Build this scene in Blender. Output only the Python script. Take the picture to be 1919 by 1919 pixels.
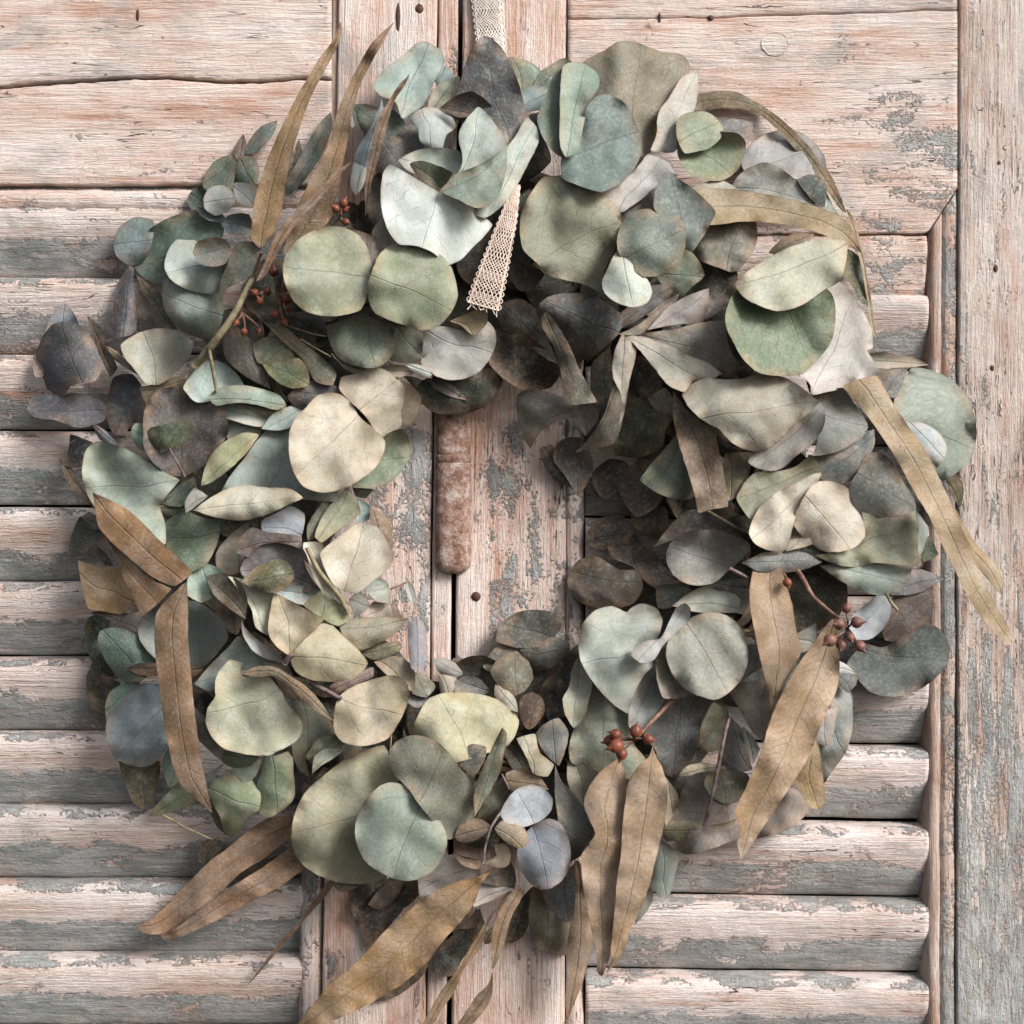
import bpy, math, random
import numpy as np
from mathutils import Vector, noise, Matrix
from mathutils.geometry import delaunay_2d_cdt

# ------------------------------------------------------------------ camera, light, exposure
for o in list(bpy.data.objects):
    bpy.data.objects.remove(o, do_unlink=True)
scene = bpy.context.scene
COL = scene.collection
S = 0.00025            # metres per unit; lengths below are in quarter millimetres
D = 2800.0             # camera distance from the shutter face, same unit
CX = CY = 959.5
ZC = 1.5               # height of the wreath's middle above the ground, metres

cam_d = bpy.data.cameras.new('camera')
cam = bpy.data.objects.new('camera', cam_d)
COL.objects.link(cam)
cam.location = (0, -D * S, ZC)
cam.rotation_euler = (math.radians(90), 0, 0)
cam_d.sensor_width = 36
cam_d.lens = 36 * D / 1919.0
cam_d.clip_start = 0.02
cam_d.clip_end = 100
scene.camera = cam

SUN_DIR = Vector((0.62, -0.56, 0.56)).normalized()      # towards the sun
sun_el = math.asin(SUN_DIR.z)
sun_d = bpy.data.lights.new('sun', 'SUN')
sun_d.energy = 1.5
sun_d.angle = math.radians(22)
sun_d.color = (1.0, 0.99, 0.985)
sun = bpy.data.objects.new('sun', sun_d)
COL.objects.link(sun)
sun.location = (1, -1, 3)
sun.rotation_euler = SUN_DIR.to_track_quat('Z', 'Y').to_euler()

world = bpy.data.worlds.new('World')
scene.world = world
world.use_nodes = True
wn = world.node_tree
wn.nodes.clear()
w_out = wn.nodes.new('ShaderNodeOutputWorld')
w_bg = wn.nodes.new('ShaderNodeBackground')
w_sky = wn.nodes.new('ShaderNodeTexSky')
w_sky.sky_type = 'NISHITA'
w_sky.sun_disc = False
w_sky.sun_elevation = sun_el
w_sky.sun_rotation = math.atan2(SUN_DIR.x, SUN_DIR.y)
w_sky.air_density = 1.0
w_sky.dust_density = 4.0
w_hsv = wn.nodes.new('ShaderNodeHueSaturation')         # overcast: the blue washed out of the sky
w_hsv.inputs['Saturation'].default_value = 0.5
wn.links.new(w_sky.outputs[0], w_hsv.inputs['Color'])
wn.links.new(w_hsv.outputs[0], w_bg.inputs[0])
wn.links.new(w_bg.outputs[0], w_out.inputs[0])
w_bg.inputs[1].default_value = 0.058

vs = scene.view_settings
vs.view_transform = 'Standard'
vs.look = 'None'
vs.gamma = 1
vs.use_curve_mapping = False
vs.exposure = 1.40
scene.render.engine = 'CYCLES'
scene.cycles.max_bounces = 6

# ------------------------------------------------------------------ helpers
def lin(c):
    return tuple(((v / 255) / 12.92 if v / 255 <= 0.04045 else (((v / 255) + 0.055) / 1.055) ** 2.4) for v in c)

def P(px, py, h):
    k = (D - h) / D * S
    return ((px - CX) * k, -h * S, ZC - (py - CY) * k)

def FB(x, y, z=0.0, o=3):
    return noise.fractal(Vector((x, y, z)), 1.0, 2.0, o)

def link(name, verts, faces, mat, parent=None, smooth=None):
    me = bpy.data.meshes.new(name)
    me.from_pydata(verts, [], faces)
    if smooth is None:
        me.polygons.foreach_set('use_smooth', [True] * len(me.polygons))
    else:
        me.polygons.foreach_set('use_smooth', smooth)
    me.materials.append(mat)
    o = bpy.data.objects.new(name, me)
    COL.objects.link(o)
    if parent is not None:
        o.parent = parent
        if parent.parent is None:                       # meshes are written in world coordinates
            o.matrix_parent_inverse = Matrix.Translation(-Vector(parent.location))
    return o

def thing(name, label, cat, loc=(0, 0, 0), group=None):
    o = bpy.data.objects.new(name, None)
    o.empty_display_size = 0.05
    COL.objects.link(o)
    o.location = loc
    o['label'] = label
    o['category'] = cat
    if group:
        o['group'] = group
    return o

def attr(o, name, data, kind='FLOAT'):
    a = o.data.attributes.new(name, kind, 'POINT')
    a.data.foreach_set('value' if kind == 'FLOAT' else 'vector', np.asarray(data, dtype=np.float32).ravel())

def tube_data(pts, rad, seg=6):
    """pts: list of (px, py, h); rad: list of radii -> verts, faces (ends closed)"""
    V = [Vector(P(*p)) for p in pts]
    verts, faces = [], []
    n = len(V)
    for i, p in enumerate(V):
        t = (V[min(i + 1, n - 1)] - V[max(i - 1, 0)]).normalized()
        a = t.cross(Vector((0, 1, 0)))
        if a.length < 1e-4:
            a = t.cross(Vector((1, 0, 0)))
        a.normalize()
        b = t.cross(a)
        for k in range(seg):
            an = 2 * math.pi * k / seg
            verts.append(p + (a * math.cos(an) + b * math.sin(an)) * rad[i] * S)
    for i in range(n - 1):
        for k in range(seg):
            k2 = (k + 1) % seg
            faces.append((i * seg + k, i * seg + k2, (i + 1) * seg + k2, (i + 1) * seg + k))
    faces.append(tuple(range(seg)))
    faces.append(tuple((n - 1) * seg + k for k in reversed(range(seg))))
    return verts, faces

def spline(pts, n):
    """open Catmull-Rom through tuples, n samples per span"""
    q = [np.array(p, float) for p in pts]
    q = [2 * q[0] - q[1]] + q + [2 * q[-1] - q[-2]]
    out = []
    for i in range(1, len(q) - 2):
        for j in range(n):
            t = j / n
            out.append(0.5 * (2 * q[i] + (q[i + 1] - q[i - 1]) * t + (2 * q[i - 1] - 5 * q[i] + 4 * q[i + 1] - q[i + 2]) * t * t
                              + (3 * q[i] - q[i - 1] - 3 * q[i + 1] + q[i + 2]) * t ** 3))
    out.append(q[-2])
    return out

def tube(name, pts, r0, r1, mat, parent, n=5, seg=6):
    sp = spline(pts, n)
    rad = [r0 + (r1 - r0) * i / (len(sp) - 1) for i in range(len(sp))]
    v, f = tube_data([tuple(p) for p in sp], rad, seg)
    return link(name, v, f, mat, parent)

# ------------------------------------------------------------------ shader helpers
class NT:
    def __init__(s, name):
        s.m = bpy.data.materials.new(name)
        s.m.use_nodes = True
        s.t = s.m.node_tree
        s.t.nodes.clear()
        s.out = s.t.nodes.new('ShaderNodeOutputMaterial')
        s.b = s.t.nodes.new('ShaderNodeBsdfPrincipled')
        s.t.links.new(s.b.outputs[0], s.out.inputs[0])
    def n(s, t, **k):
        x = s.t.nodes.new(t)
        for a, v in k.items():
            setattr(x, a, v)
        return x
    def put(s, sock, v):
        if isinstance(v, bpy.types.NodeSocket):
            s.t.links.new(v, sock)
        elif v is not None:
            if hasattr(sock.default_value, '__len__') and not hasattr(v, '__len__'):
                v = (v, v, v)
            if hasattr(sock.default_value, '__len__') and len(sock.default_value) == 4 and len(v) == 3:
                v = tuple(v) + (1,)
            sock.default_value = v
    def math(s, op, a, b=None, c=None, clamp=False):
        x = s.n('ShaderNodeMath', operation=op, use_clamp=clamp)
        s.put(x.inputs[0], a)
        s.put(x.inputs[1], b)
        s.put(x.inputs[2], c)
        return x.outputs[0]
    def noise(s, vec, scale=1.0, detail=3.0, rough=0.5, dist=0.0):
        x = s.n('ShaderNodeTexNoise')
        s.put(x.inputs['Vector'], vec)
        x.inputs['Scale'].default_value = scale
        x.inputs['Detail'].default_value = detail
        x.inputs['Roughness'].default_value = rough
        x.inputs['Distortion'].default_value = dist
        return x.outputs['Fac']
    def step(s, v, lo, hi):
        x = s.n('ShaderNodeMapRange', interpolation_type='SMOOTHSTEP')
        s.put(x.inputs[0], v)
        s.put(x.inputs[1], lo)
        s.put(x.inputs[2], hi)
        return x.outputs[0]
    def ramp(s, f, stops):
        x = s.n('ShaderNodeValToRGB')
        s.put(x.inputs[0], f)
        e = x.color_ramp.elements
        while len(e) < len(stops):
            e.new(0.5)
        for i, (p, c) in enumerate(stops):
            e[i].position = p
            e[i].color = lin(c) + (1,)
        return x.outputs[0]
    def mix(s, f, a, b, mode='MIX'):
        x = s.n('ShaderNodeMix', data_type='RGBA', blend_type=mode)
        s.put(x.inputs[0], f)
        s.put(x.inputs[6], a)
        s.put(x.inputs[7], b)
        return x.outputs[2]
    def scale(s, vec, sc, off=(0, 0, 0)):
        x = s.n('ShaderNodeMapping')
        s.put(x.inputs[0], vec)
        x.inputs['Scale'].default_value = sc
        x.inputs['Location'].default_value = off
        return x.outputs[0]
    def bump(s, h, strength, dist):
        x = s.n('ShaderNodeBump')
        x.inputs['Strength'].default_value = strength
        x.inputs['Distance'].default_value = dist
        s.put(x.inputs['Height'], h)
        s.t.links.new(x.outputs[0], s.b.inputs['Normal'])
    def attr(s, name, out='Fac'):
        x = s.n('ShaderNodeAttribute', attribute_name=name)
        return x.outputs[out]

def wood_mat(name, horiz, tones, paint_cols, wash=0.3, seed=0.0, pm=(0.009, 0.018)):
    """old softwood with what is left of chipped grey-green paint; the mesh attribute 'paint' says how much is left"""
    t = NT(name)
    geo = t.n('ShaderNodeNewGeometry')
    p = t.scale(geo.outputs['Position'], (4000, 4000, 4000), (seed, seed, seed))        # quarter millimetres
    def G(al, ac):
        return t.scale(p, (al, ac, ac) if horiz else (ac, ac, al))
    low = t.noise(G(0.0035, 0.014), 1, 4, 0.55, 0.3)
    grain = t.noise(G(0.006, 0.17), 1, 5, 0.6, 0.6)
    fine = t.noise(G(0.03, 0.75), 1, 3, 0.6)
    mixv = t.math('ADD', t.math('MULTIPLY', low, 0.62), t.math('MULTIPLY', grain, 0.38))
    wood = t.ramp(mixv, [(0.29, tones[0]), (0.39, tones[1]), (0.48, tones[2]), (0.60, tones[3])])
    f2 = t.step(fine, 0.36, 0.62)
    wood = t.mix(t.math('MULTIPLY', t.math('SUBTRACT', 1.0, f2), 0.24), wood, lin(tones[0]), 'MIX')
    # pale chalky wash left in the pores
    wz = t.noise(G(0.012, 0.045), 1, 6, 0.7, 0.4)
    wmask = t.math('MULTIPLY', t.step(wz, 0.60 - wash * 0.3, 0.86 - wash * 0.3), 0.8)
    wood = t.mix(wmask, wood, lin((224, 216, 208)))
    # grey weathering and warm bare streaks
    gz = t.noise(G(0.005, 0.009), 1, 6, 0.65, 0.8)
    wood = t.mix(t.math('MULTIPLY', t.step(gz, 0.50, 0.70), 0.62), wood, lin((166, 165, 162)))
    oz = t.noise(G(0.004, 0.022), 1, 5, 0.6, 0.5)
    wood = t.mix(t.math('MULTIPLY', t.step(oz, 0.53, 0.72), 0.62), wood, lin((190, 136, 108)))
    pores = t.step(t.noise(G(0.10, 0.5), 1, 4, 0.7), 0.58, 0.72)
    wood = t.mix(t.math('MULTIPLY', pores, 0.22), wood, lin((120, 92, 76)))
    # fine drying cracks along the grain
    cn = t.noise(G(0.0028, 0.055), 1, 2, 0.5, 0.8)
    cd = t.math('ABSOLUTE', t.math('SUBTRACT', cn, 0.5))
    gate = t.step(t.noise(G(0.004, 0.012), 1, 2), 0.47, 0.57)
    crack = t.math('MULTIPLY', t.math('SUBTRACT', 1.0, t.step(cd, 0.001, 0.007)), gate)
    wood = t.mix(t.math('MULTIPLY', crack, 0.85), wood, lin((74, 52, 42)))
    # paint
    pn = t.noise(G(*pm), 1, 9, 0.68, 0.5)
    pf = t.noise(p, 0.16, 4, 0.6)
    pv = t.math('ADD', t.math('ADD', pn, t.math('MULTIPLY', t.math('SUBTRACT', pf, 0.5), 0.34)), t.attr('paint'))
    paint = t.math('MULTIPLY', t.step(pv, 0.585, 0.645), t.math('ADD', 0.55, t.math('MULTIPLY', t.step(t.noise(G(0.016, 0.06), 1, 5, 0.7), 0.36, 0.56), 0.45)))
    rim = t.math('MULTIPLY', t.step(pv, 0.575, 0.603), t.math('SUBTRACT', 1.0, paint))  # dark line round chipped paint: its shadow and dirt put into colour
    pc = t.ramp(t.noise(G(0.007, 0.02), 1, 5, 0.65, 0.6), [(0.3, paint_cols[0]), (0.47, paint_cols[1]), (0.62, paint_cols[2])])
    # rubbed-through fibres in the paint
    rub = t.step(t.noise(G(0.02, 0.3), 1, 4, 0.65), 0.56, 0.68)
    pc = t.mix(t.math('MULTIPLY', rub, 0.45), pc, lin((208, 198, 186)))
    col = t.mix(t.math('MULTIPLY', rim, 0.30), wood, lin((112, 92, 80)))
    col = t.mix(t.math('MULTIPLY', paint, 0.88), col, pc)
    # dirt and fly specks
    sp = t.n('ShaderNodeTexVoronoi')
    t.put(sp.inputs['Vector'], t.scale(p, (0.045, 0.045, 0.045)))
    spm = t.math('MULTIPLY', t.math('SUBTRACT', 1.0, t.step(sp.outputs['Distance'], 0.04, 0.10)), t.step(t.noise(p, 0.01, 2), 0.5, 0.62))
    col = t.mix(t.math('MULTIPLY', spm, 0.6), col, lin((70, 58, 50)))
    stain = t.step(t.noise(G(0.003, 0.006), 1, 5, 0.6, 0.6), 0.55, 0.78)
    col = t.mix(t.math('MULTIPLY', stain, 0.32), col, lin((160, 134, 118)), 'MULTIPLY')
    t.put(t.b.inputs['Base Color'], col)
    t.put(t.b.inputs['Roughness'], t.math('ADD', 0.58, t.math('MULTIPLY', pf, 0.35)))
    t.b.inputs['Specular IOR Level'].default_value = 0.35
    flake = t.noise(p, 0.10, 6, 0.7)
    hgt = t.math('ADD', t.math('MULTIPLY', paint, 0.75), t.math('MULTIPLY', grain, 0.9))
    hgt = t.math('ADD', hgt, t.math('MULTIPLY', fine, 0.55))
    hgt = t.math('ADD', hgt, t.math('MULTIPLY', flake, t.math('ADD', 0.5, t.math('MULTIPLY', paint, 0.9))))
    hgt = t.math('SUBTRACT', hgt, t.math('MULTIPLY', crack, 1.6))
    grit = t.noise(p, 0.45, 3, 0.7)
    hgt = t.math('ADD', hgt, t.math('MULTIPLY', grit, t.math('ADD', 0.25, t.math('MULTIPLY', paint, 0.35))))
    t.bump(hgt, 1.0, 0.0015)
    return t.m

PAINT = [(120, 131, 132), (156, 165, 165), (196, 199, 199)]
PAINT_L = [(142, 149, 147), (172, 177, 175), (204, 206, 204)]
PALE = [(172, 126, 104), (212, 176, 158), (231, 208, 196), (243, 231, 224)]
MID = [(138, 110, 96), (178, 152, 138), (204, 184, 172), (226, 214, 207)]
BROWN = [(120, 88, 72), (162, 126, 108), (190, 160, 142), (214, 194, 182)]
M_rail = wood_mat('old_wood_rail', True, PALE, PAINT_L, 0.42)
M_slat = wood_mat('old_wood_slat', True, [(176, 138, 120), (212, 184, 170), (230, 213, 204), (241, 232, 227)], PAINT, 0.36, 300)  # greyer left slats: some is real paint, some the dim side put into colour
M_slat_r = wood_mat('old_wood_slat_pale_lit', True, [(194, 150, 132), (226, 198, 186), (242, 224, 217), (249, 241, 238)], PAINT_L, 0.5, 500)  # whiter right slats: brighter light painted into the wood tones, besides different paint
M_stile = wood_mat('old_wood_stile', False, PALE, PAINT, 0.34, 700)
M_outer = wood_mat('old_wood_outer_stile', False, MID, PAINT_L, 0.5, 1300, (0.006, 0.05))
M_bead = wood_mat('old_wood_bead', False, BROWN, PAINT_L, 0.34, 2100)

def leaf_mat(name, spacing, slant, vein_w, rib_w, long=False):
    t = NT(name)
    oi = t.n('ShaderNodeObjectInfo')
    base = oi.outputs['Color']
    rnd = oi.outputs['Random']
    at = t.n('ShaderNodeAttribute', attribute_name='leaf_px')       # along midrib, across, distance to the rim (quarter mm)
    sep = t.n('ShaderNodeSeparateXYZ')
    t.put(sep.inputs[0], at.outputs['Vector'])
    u, v, e = sep.outputs
    off = t.math('MULTIPLY', rnd, 900.0)
    cmb = t.n('ShaderNodeCombineXYZ')
    t.put(cmb.inputs[0], t.math('ADD', u, off))
    t.put(cmb.inputs[1], v)
    t.put(cmb.inputs[2], off)
    vs_ = t.n('ShaderNodeVectorMath', operation='SCALE')
    t.put(vs_.inputs[0], cmb.outputs[0])
    t.put(vs_.inputs['Scale'], t.math('ADD', 0.7, t.math('MULTIPLY', t.math('FRACT', t.math('MULTIPLY', rnd, 5.13)), 0.7)))
    q = vs_.outputs[0]
    r2 = t.math('FRACT', t.math('MULTIPLY', rnd, 17.31))
    r3 = t.math('FRACT', t.math('MULTIPLY', rnd, 41.77))
    big = t.noise(q, 0.013, 3, 0.55, 0.5)
    med = t.noise(q, 0.075, 5, 0.7)
    fin = t.noise(q, 0.19, 3, 0.65)
    hs = t.n('ShaderNodeHueSaturation')
    hs.inputs['Saturation'].default_value = 0.6
    hs.inputs['Value'].default_value = 1.22
    t.put(hs.inputs['Color'], base)
    hd = t.n('ShaderNodeHueSaturation')
    hd.inputs['Saturation'].default_value = 1.15
    hd.inputs['Value'].default_value = 0.74
    t.put(hd.inputs['Color'], base)
    col = t.mix(t.step(big, 0.34, 0.66), hd.outputs[0], hs.outputs[0])
    col = t.mix(0.45, col, base)
    col = t.mix(t.math('MULTIPLY', t.step(med, 0.48, 0.68), 0.52), col, hd.outputs[0])
    # whitish bloom
    col = t.mix(t.math('MULTIPLY', t.step(t.noise(q, 0.022, 6, 0.72), 0.50, 0.74), t.math('MULTIPLY', r2, 0.55 if not long else 0.15)), col, lin((178, 184, 178)))
    # warm dried patches, strongest along the rim
    warm = t.math('MULTIPLY', t.math('SUBTRACT', 1.0, t.step(e, 0.0, 26.0)), t.step(t.noise(q, 0.02, 3), 0.40, 0.62))
    col = t.mix(t.math('MULTIPLY', warm, 0.34), col, lin((168, 132, 100)))
    wp = t.step(t.noise(q, 0.016, 4, 0.6, 1.0), 0.58, 0.74)
    col = t.mix(t.math('MULTIPLY', wp, 0.3), col, lin((150, 126, 102)))
    # dark rim line
    rim = t.math('SUBTRACT', 1.0, t.step(e, 0.8, 3.2))
    col = t.mix(t.math('MULTIPLY', rim, 0.22), col, lin((96, 72, 58)))
    # fine mottling
    col = t.mix(t.math('MULTIPLY', t.step(fin, 0.48, 0.66), 0.42), col, hd.outputs[0])
    col = t.mix(t.math('MULTIPLY', t.step(fin, 0.50, 0.32), 0.16), col, lin((190, 192, 182)))
    # oil glands / dark specks
    vo = t.n('ShaderNodeTexVoronoi')
    t.put(vo.inputs['Vector'], t.scale(q, (0.062, 0.062, 0.062)))
    sp = t.math('MULTIPLY', t.math('SUBTRACT', 1.0, t.step(vo.outputs['Distance'], 0.10, 0.22)), t.step(t.noise(q, 0.017, 2), 0.44, 0.60))
    col = t.mix(t.math('MULTIPLY', sp, t.math('ADD', 0.15, t.math('MULTIPLY', r3, 0.75))), col, lin((60, 53, 40)))
    vo2 = t.n('ShaderNodeTexVoronoi')
    t.put(vo2.inputs['Vector'], t.scale(q, (0.016, 0.016, 0.016)))
    sp2 = t.math('MULTIPLY', t.math('SUBTRACT', 1.0, t.step(vo2.outputs['Distance'], 0.05, 0.13)), t.step(rnd, 0.35, 0.5))
    col = t.mix(t.math('MULTIPLY', sp2, 0.45), col, lin((112, 74, 58)))
    # veins
    av = t.math('ABSOLUTE', v)
    wob = t.math('MULTIPLY', t.math('SUBTRACT', t.noise(q, 0.02, 3), 0.5), 34.0)
    wob2 = t.math('MULTIPLY', t.math('SUBTRACT', t.noise(q, 0.012, 2), 0.5), 7.0)
    rw = t.math('SUBTRACT', rib_w * 1.25, t.math('MULTIPLY', u, rib_w * 0.004 if not long else 0.0015), clamp=False)
    rw = t.math('MAXIMUM', rw, rib_w * 0.35)
    ribd = t.math('ABSOLUTE', t.math('ADD', v, wob2))
    rib = t.math('SUBTRACT', 1.0, t.step(ribd, t.math('MULTIPLY', rw, 0.3), rw))
    side = t.n('ShaderNodeMath', operation='SIGN')
    t.put(side.inputs[0], v)
    ph = t.math('ADD', t.math('SUBTRACT', u, t.math('MULTIPLY', av, slant)), t.math('ADD', wob, t.math('MULTIPLY', side.outputs[0], spacing * 0.22)))
    fr = t.math('ABSOLUTE', t.math('SUBTRACT', t.math('FRACT', t.math('DIVIDE', ph, spacing)), 0.5))
    vein = t.math('SUBTRACT', 1.0, t.step(t.math('MULTIPLY', fr, spacing), vein_w * 0.3, vein_w))
    vein = t.math('MULTIPLY', vein, t.step(t.noise(q, 0.03, 3), 0.42, 0.58))
    vein = t.math('MULTIPLY', vein, t.step(e, 2.0, 16.0))
    dk = t.n('ShaderNodeHueSaturation')
    dk.inputs['Saturation'].default_value = 1.0
    dk.inputs['Value'].default_value = 0.42
    t.put(dk.inputs['Color'], base)
    vc = t.mix(0.5, dk.outputs[0], lin((98, 66, 44) if long else (78, 72, 62)))
    ribmask = t.math('MULTIPLY', rib, t.math('ADD', 0.10, t.math('MULTIPLY', t.step(t.noise(q, 0.02, 2), 0.38, 0.64), 0.34)))
    col = t.mix(t.math('MULTIPLY', vein, 0.24 if not long else 0.34), col, vc)
    col = t.mix(ribmask, col, vc)
    t.put(t.b.inputs['Base Color'], col)
    t.put(t.b.inputs['Roughness'], t.math('ADD', 0.52, t.math('MULTIPLY', med, 0.3)))
    t.b.inputs['Specular IOR Level'].default_value = 0.35
    h = t.math('SUBTRACT', t.math('MULTIPLY', med, 0.5), t.math('ADD', t.math('MULTIPLY', vein, 0.30), t.math('MULTIPLY', rib, 0.55)))
    h = t.math('ADD', h, t.math('MULTIPLY', fin, 0.35))
    h = t.math('ADD', h, t.math('MULTIPLY', big, 1.4))
    t.bump(h, 0.55, 0.0007)
    return t.m

M_round = leaf_mat('eucalyptus_leaf', 38.0, 0.9, 1.4, 1.7)
M_long = leaf_mat('long_eucalyptus_leaf', 15.0, 0.85, 1.2, 1.9, True)

def plain_mat(name, c0, c1, sc, rough=0.6, bump=0.4, detail=4):
    t = NT(name)
    geo = t.n('ShaderNodeNewGeometry')
    p = t.scale(geo.outputs['Position'], (4000, 4000, 4000))
    n = t.noise(p, sc, detail, 0.65)
    t.put(t.b.inputs['Base Color'], t.ramp(n, [(0.34, c0), (0.66, c1)]))
    t.b.inputs['Roughness'].default_value = rough
    t.b.inputs['Specular IOR Level'].default_value = 0.35
    if bump:
        t.bump(n, bump, 0.0006)
    return t.m

M_berry = plain_mat('dried_berry', (76, 42, 34), (136, 78, 58), 0.035, 0.42, 0.5)
M_berry_pale = plain_mat('dried_berry_brown', (84, 56, 50), (138, 98, 84), 0.035, 0.48, 0.5)
M_stalk = plain_mat('berry_stalk', (92, 64, 54), (140, 108, 92), 0.06, 0.65, 0.3)
M_stem = plain_mat('sprig_stem', (104, 94, 72), (156, 146, 116), 0.05, 0.65, 0.3)
M_stemp = plain_mat('purple_stem', (82, 66, 66), (140, 122, 118), 0.07, 0.65, 0.3)
M_twig = plain_mat('vine_twig', (58, 44, 34), (104, 82, 62), 0.03, 0.8, 0.6)
M_lace = plain_mat('cotton_lace', (190, 170, 156), (218, 202, 190), 0.1, 0.85, 0.2)
M_lace_w = plain_mat('white_cotton_lace', (190, 180, 170), (220, 212, 204), 0.1, 0.85, 0.2)
M_dark = plain_mat('dark_back_board', (34, 26, 22), (58, 46, 40), 0.01, 0.9, 0.3)
M_nail_mark = plain_mat('rusty_nail_dark_hole', (44, 28, 22), (92, 62, 48), 0.1, 0.7, 0.5)  # also the dark of empty holes and slots, put into colour

def rust_mat():
    t = NT('rusty_painted_iron')
    geo = t.n('ShaderNodeNewGeometry')
    p = t.scale(geo.outputs['Position'], (4000, 4000, 4000))
    a = t.noise(p, 0.045, 6, 0.75)
    b = t.noise(p, 0.22, 5, 0.75)
    col = t.ramp(a, [(0.36, (104, 70, 56)), (0.5, (164, 130, 114)), (0.64, (200, 184, 176))])
    col = t.mix(t.math('MULTIPLY', t.step(b, 0.52, 0.66), 0.55), col, lin((98, 62, 48)))
    col = t.mix(t.math('MULTIPLY', t.step(b, 0.46, 0.34), 0.5), col, lin((196, 184, 176)))
    t.put(t.b.inputs['Base Color'], col)
    t.b.inputs['Roughness'].default_value = 0.72
    t.bump(t.math('ADD', b, t.math('MULTIPLY', a, 0.6)), 0.9, 0.0012)
    return t.m
M_rust = rust_mat()

# ------------------------------------------------------------------ the shutters
def sweep(name, ts, prof, horiz, mat, parent, paint, seed=0.0, rough=1.2, edge=1.5):
    """prof(t) -> [(across, h)] swept along t; horiz: t is x and across is y, else the other way round"""
    verts, faces, pa = [], [], []
    m = None
    for t in ts:
        pr = prof(t)
        m = len(pr)
        for j, (c, h) in enumerate(pr):
            n1 = FB(t * 0.006, seed + j * 0.02, 3.1)
            dc = n1 * edge
            if horiz:
                x, y = t, c + dc
            else:
                x, y = c + dc, t
            if h > -70:
                h += FB(x * 0.012, y * 0.012, seed) * rough + FB(x * 0.06, y * 0.06, seed + 9) * rough * 0.6
            verts.append(((x - CX) * S, -h * S, ZC - (y - CY) * S))
            pa.append(paint(x, y, j / (m - 1)))
    for i in range(len(ts) - 1):
        for j in range(m - 1):
            a, b, c, d = i * m + j, i * m + j + 1, (i + 1) * m + j + 1, (i + 1) * m + j
            faces.append((a, b, c, d) if horiz else (d, c, b, a))
    nf = len(faces)
    faces.append(tuple(range(m)) if not horiz else tuple(reversed(range(m))))
    k = (len(ts) - 1) * m
    faces.append(tuple(k + j for j in reversed(range(m))) if not horiz else tuple(k + j for j in range(m)))
    o = link(name, verts, faces, mat, parent, [True] * nf + [False] * 2)
    attr(o, 'paint', pa)
    return o

def board_prof(c0, c1, h, back=-60, n=16, r=4):
    pr = [(c0, back), (c0, h - r), (c0 + r * 0.3, h - r * 0.3), (c0 + r, h)]
    for i in range(1, n):
        pr.append((c0 + r + (c1 - c0 - 2 * r) * i / n, h))
    pr += [(c1 - r, h), (c1 - r * 0.3, h - r * 0.3), (c1, h - r), (c1, back)]
    return pr

def rng(a, b, st):
    n = max(1, int(round((b - a) / st)))
    return [a + (b - a) * i / n for i in range(n + 1)]

def lerp_at(pts, t):
    if t <= pts[0][0]:
        return pts[0][1]
    for (a, va), (b, vb) in zip(pts, pts[1:]):
        if t <= b:
            return va + (vb - va) * (t - a) / (b - a)
    return pts[-1][1]

LO, HI = -110, 2030
wall_v = [((-560) * S, 0.03, ZC - 560 * 2 * S), (560 * 2 * S, 0.03, ZC - 560 * 2 * S)]
bk = [(x * S, y, ZC + z * S) for y in (0.034, 0.05) for x, z in ((-1150, -1150), (1150, -1150), (1150, 1150), (-1150, 1150))]
back = link('wall', bk, [(0, 1, 2, 3), (7, 6, 5, 4), (0, 4, 5, 1), (1, 5, 6, 2), (2, 6, 7, 3), (3, 7, 4, 0)], M_dark, None, [False] * 6)
back['kind'] = 'structure'
back['label'] = 'dark wall in the gaps behind the shutter slats'

left = thing('louvred_shutter', 'left shutter leaf of weathered wood with cracked top rail and worn grey green slats', 'shutter',
             P(430, 1919, 0), 'pair of old louvred shutters')
right = thing('louvred_shutter', 'right shutter leaf of weathered wood whose wide outer stile stands at the photo edge', 'shutter',
              P(1400, 1919, 0), 'pair of old louvred shutters')

gap = lambda y: 863 - 0.0115 * y                       # joint between the two leaves
# left leaf: rail of two planks with a ragged crack between them
crk = [(-110, 168), (0, 163), (60, 157), (140, 152), (250, 146), (330, 146), (420, 153), (500, 152), (560, 146), (630, 147)]
pl = lambda b: (lambda x, y, q: b + 0.05 * FB(x * 0.004, y * 0.004, 5))
sweep('plank', rng(LO, 621, 9), lambda x: board_prof(-110, lerp_at(crk, x) - 1.5 + FB(x * .05, 1) * 2, 0, r=5), True, M_rail, left, pl(-0.075), 1, 1.4)
sweep('plank', rng(LO, 621, 9), lambda x: board_prof(lerp_at(crk, x) + 2.5 + FB(x * .05, 7) * 2, 346 + FB(x * .02, 4) * 2, -2, r=5), True, M_rail, left, pl(-0.06), 2, 1.4)
# bead moulding under the rail
def bead_h(x):
    b = 348 + FB(x * .02, 8) * 1.5
    return [(b, -60), (b, -16), (b + 5, -14), (b + 8, -8), (b + 14, -3), (b + 24, 0), (b + 34, -2), (b + 44, -8), (b + 50, -16), (b + 53, -30), (b + 54, -60)]
sweep('moulding', rng(LO, 640, 8), bead_h, True, M_rail, left, lambda x, y, q: (0.10 if q < 0.3 or q > 0.85 else -0.03) + 0.05 * FB(x * .01, y * .01), 3, 1.6)

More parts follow.
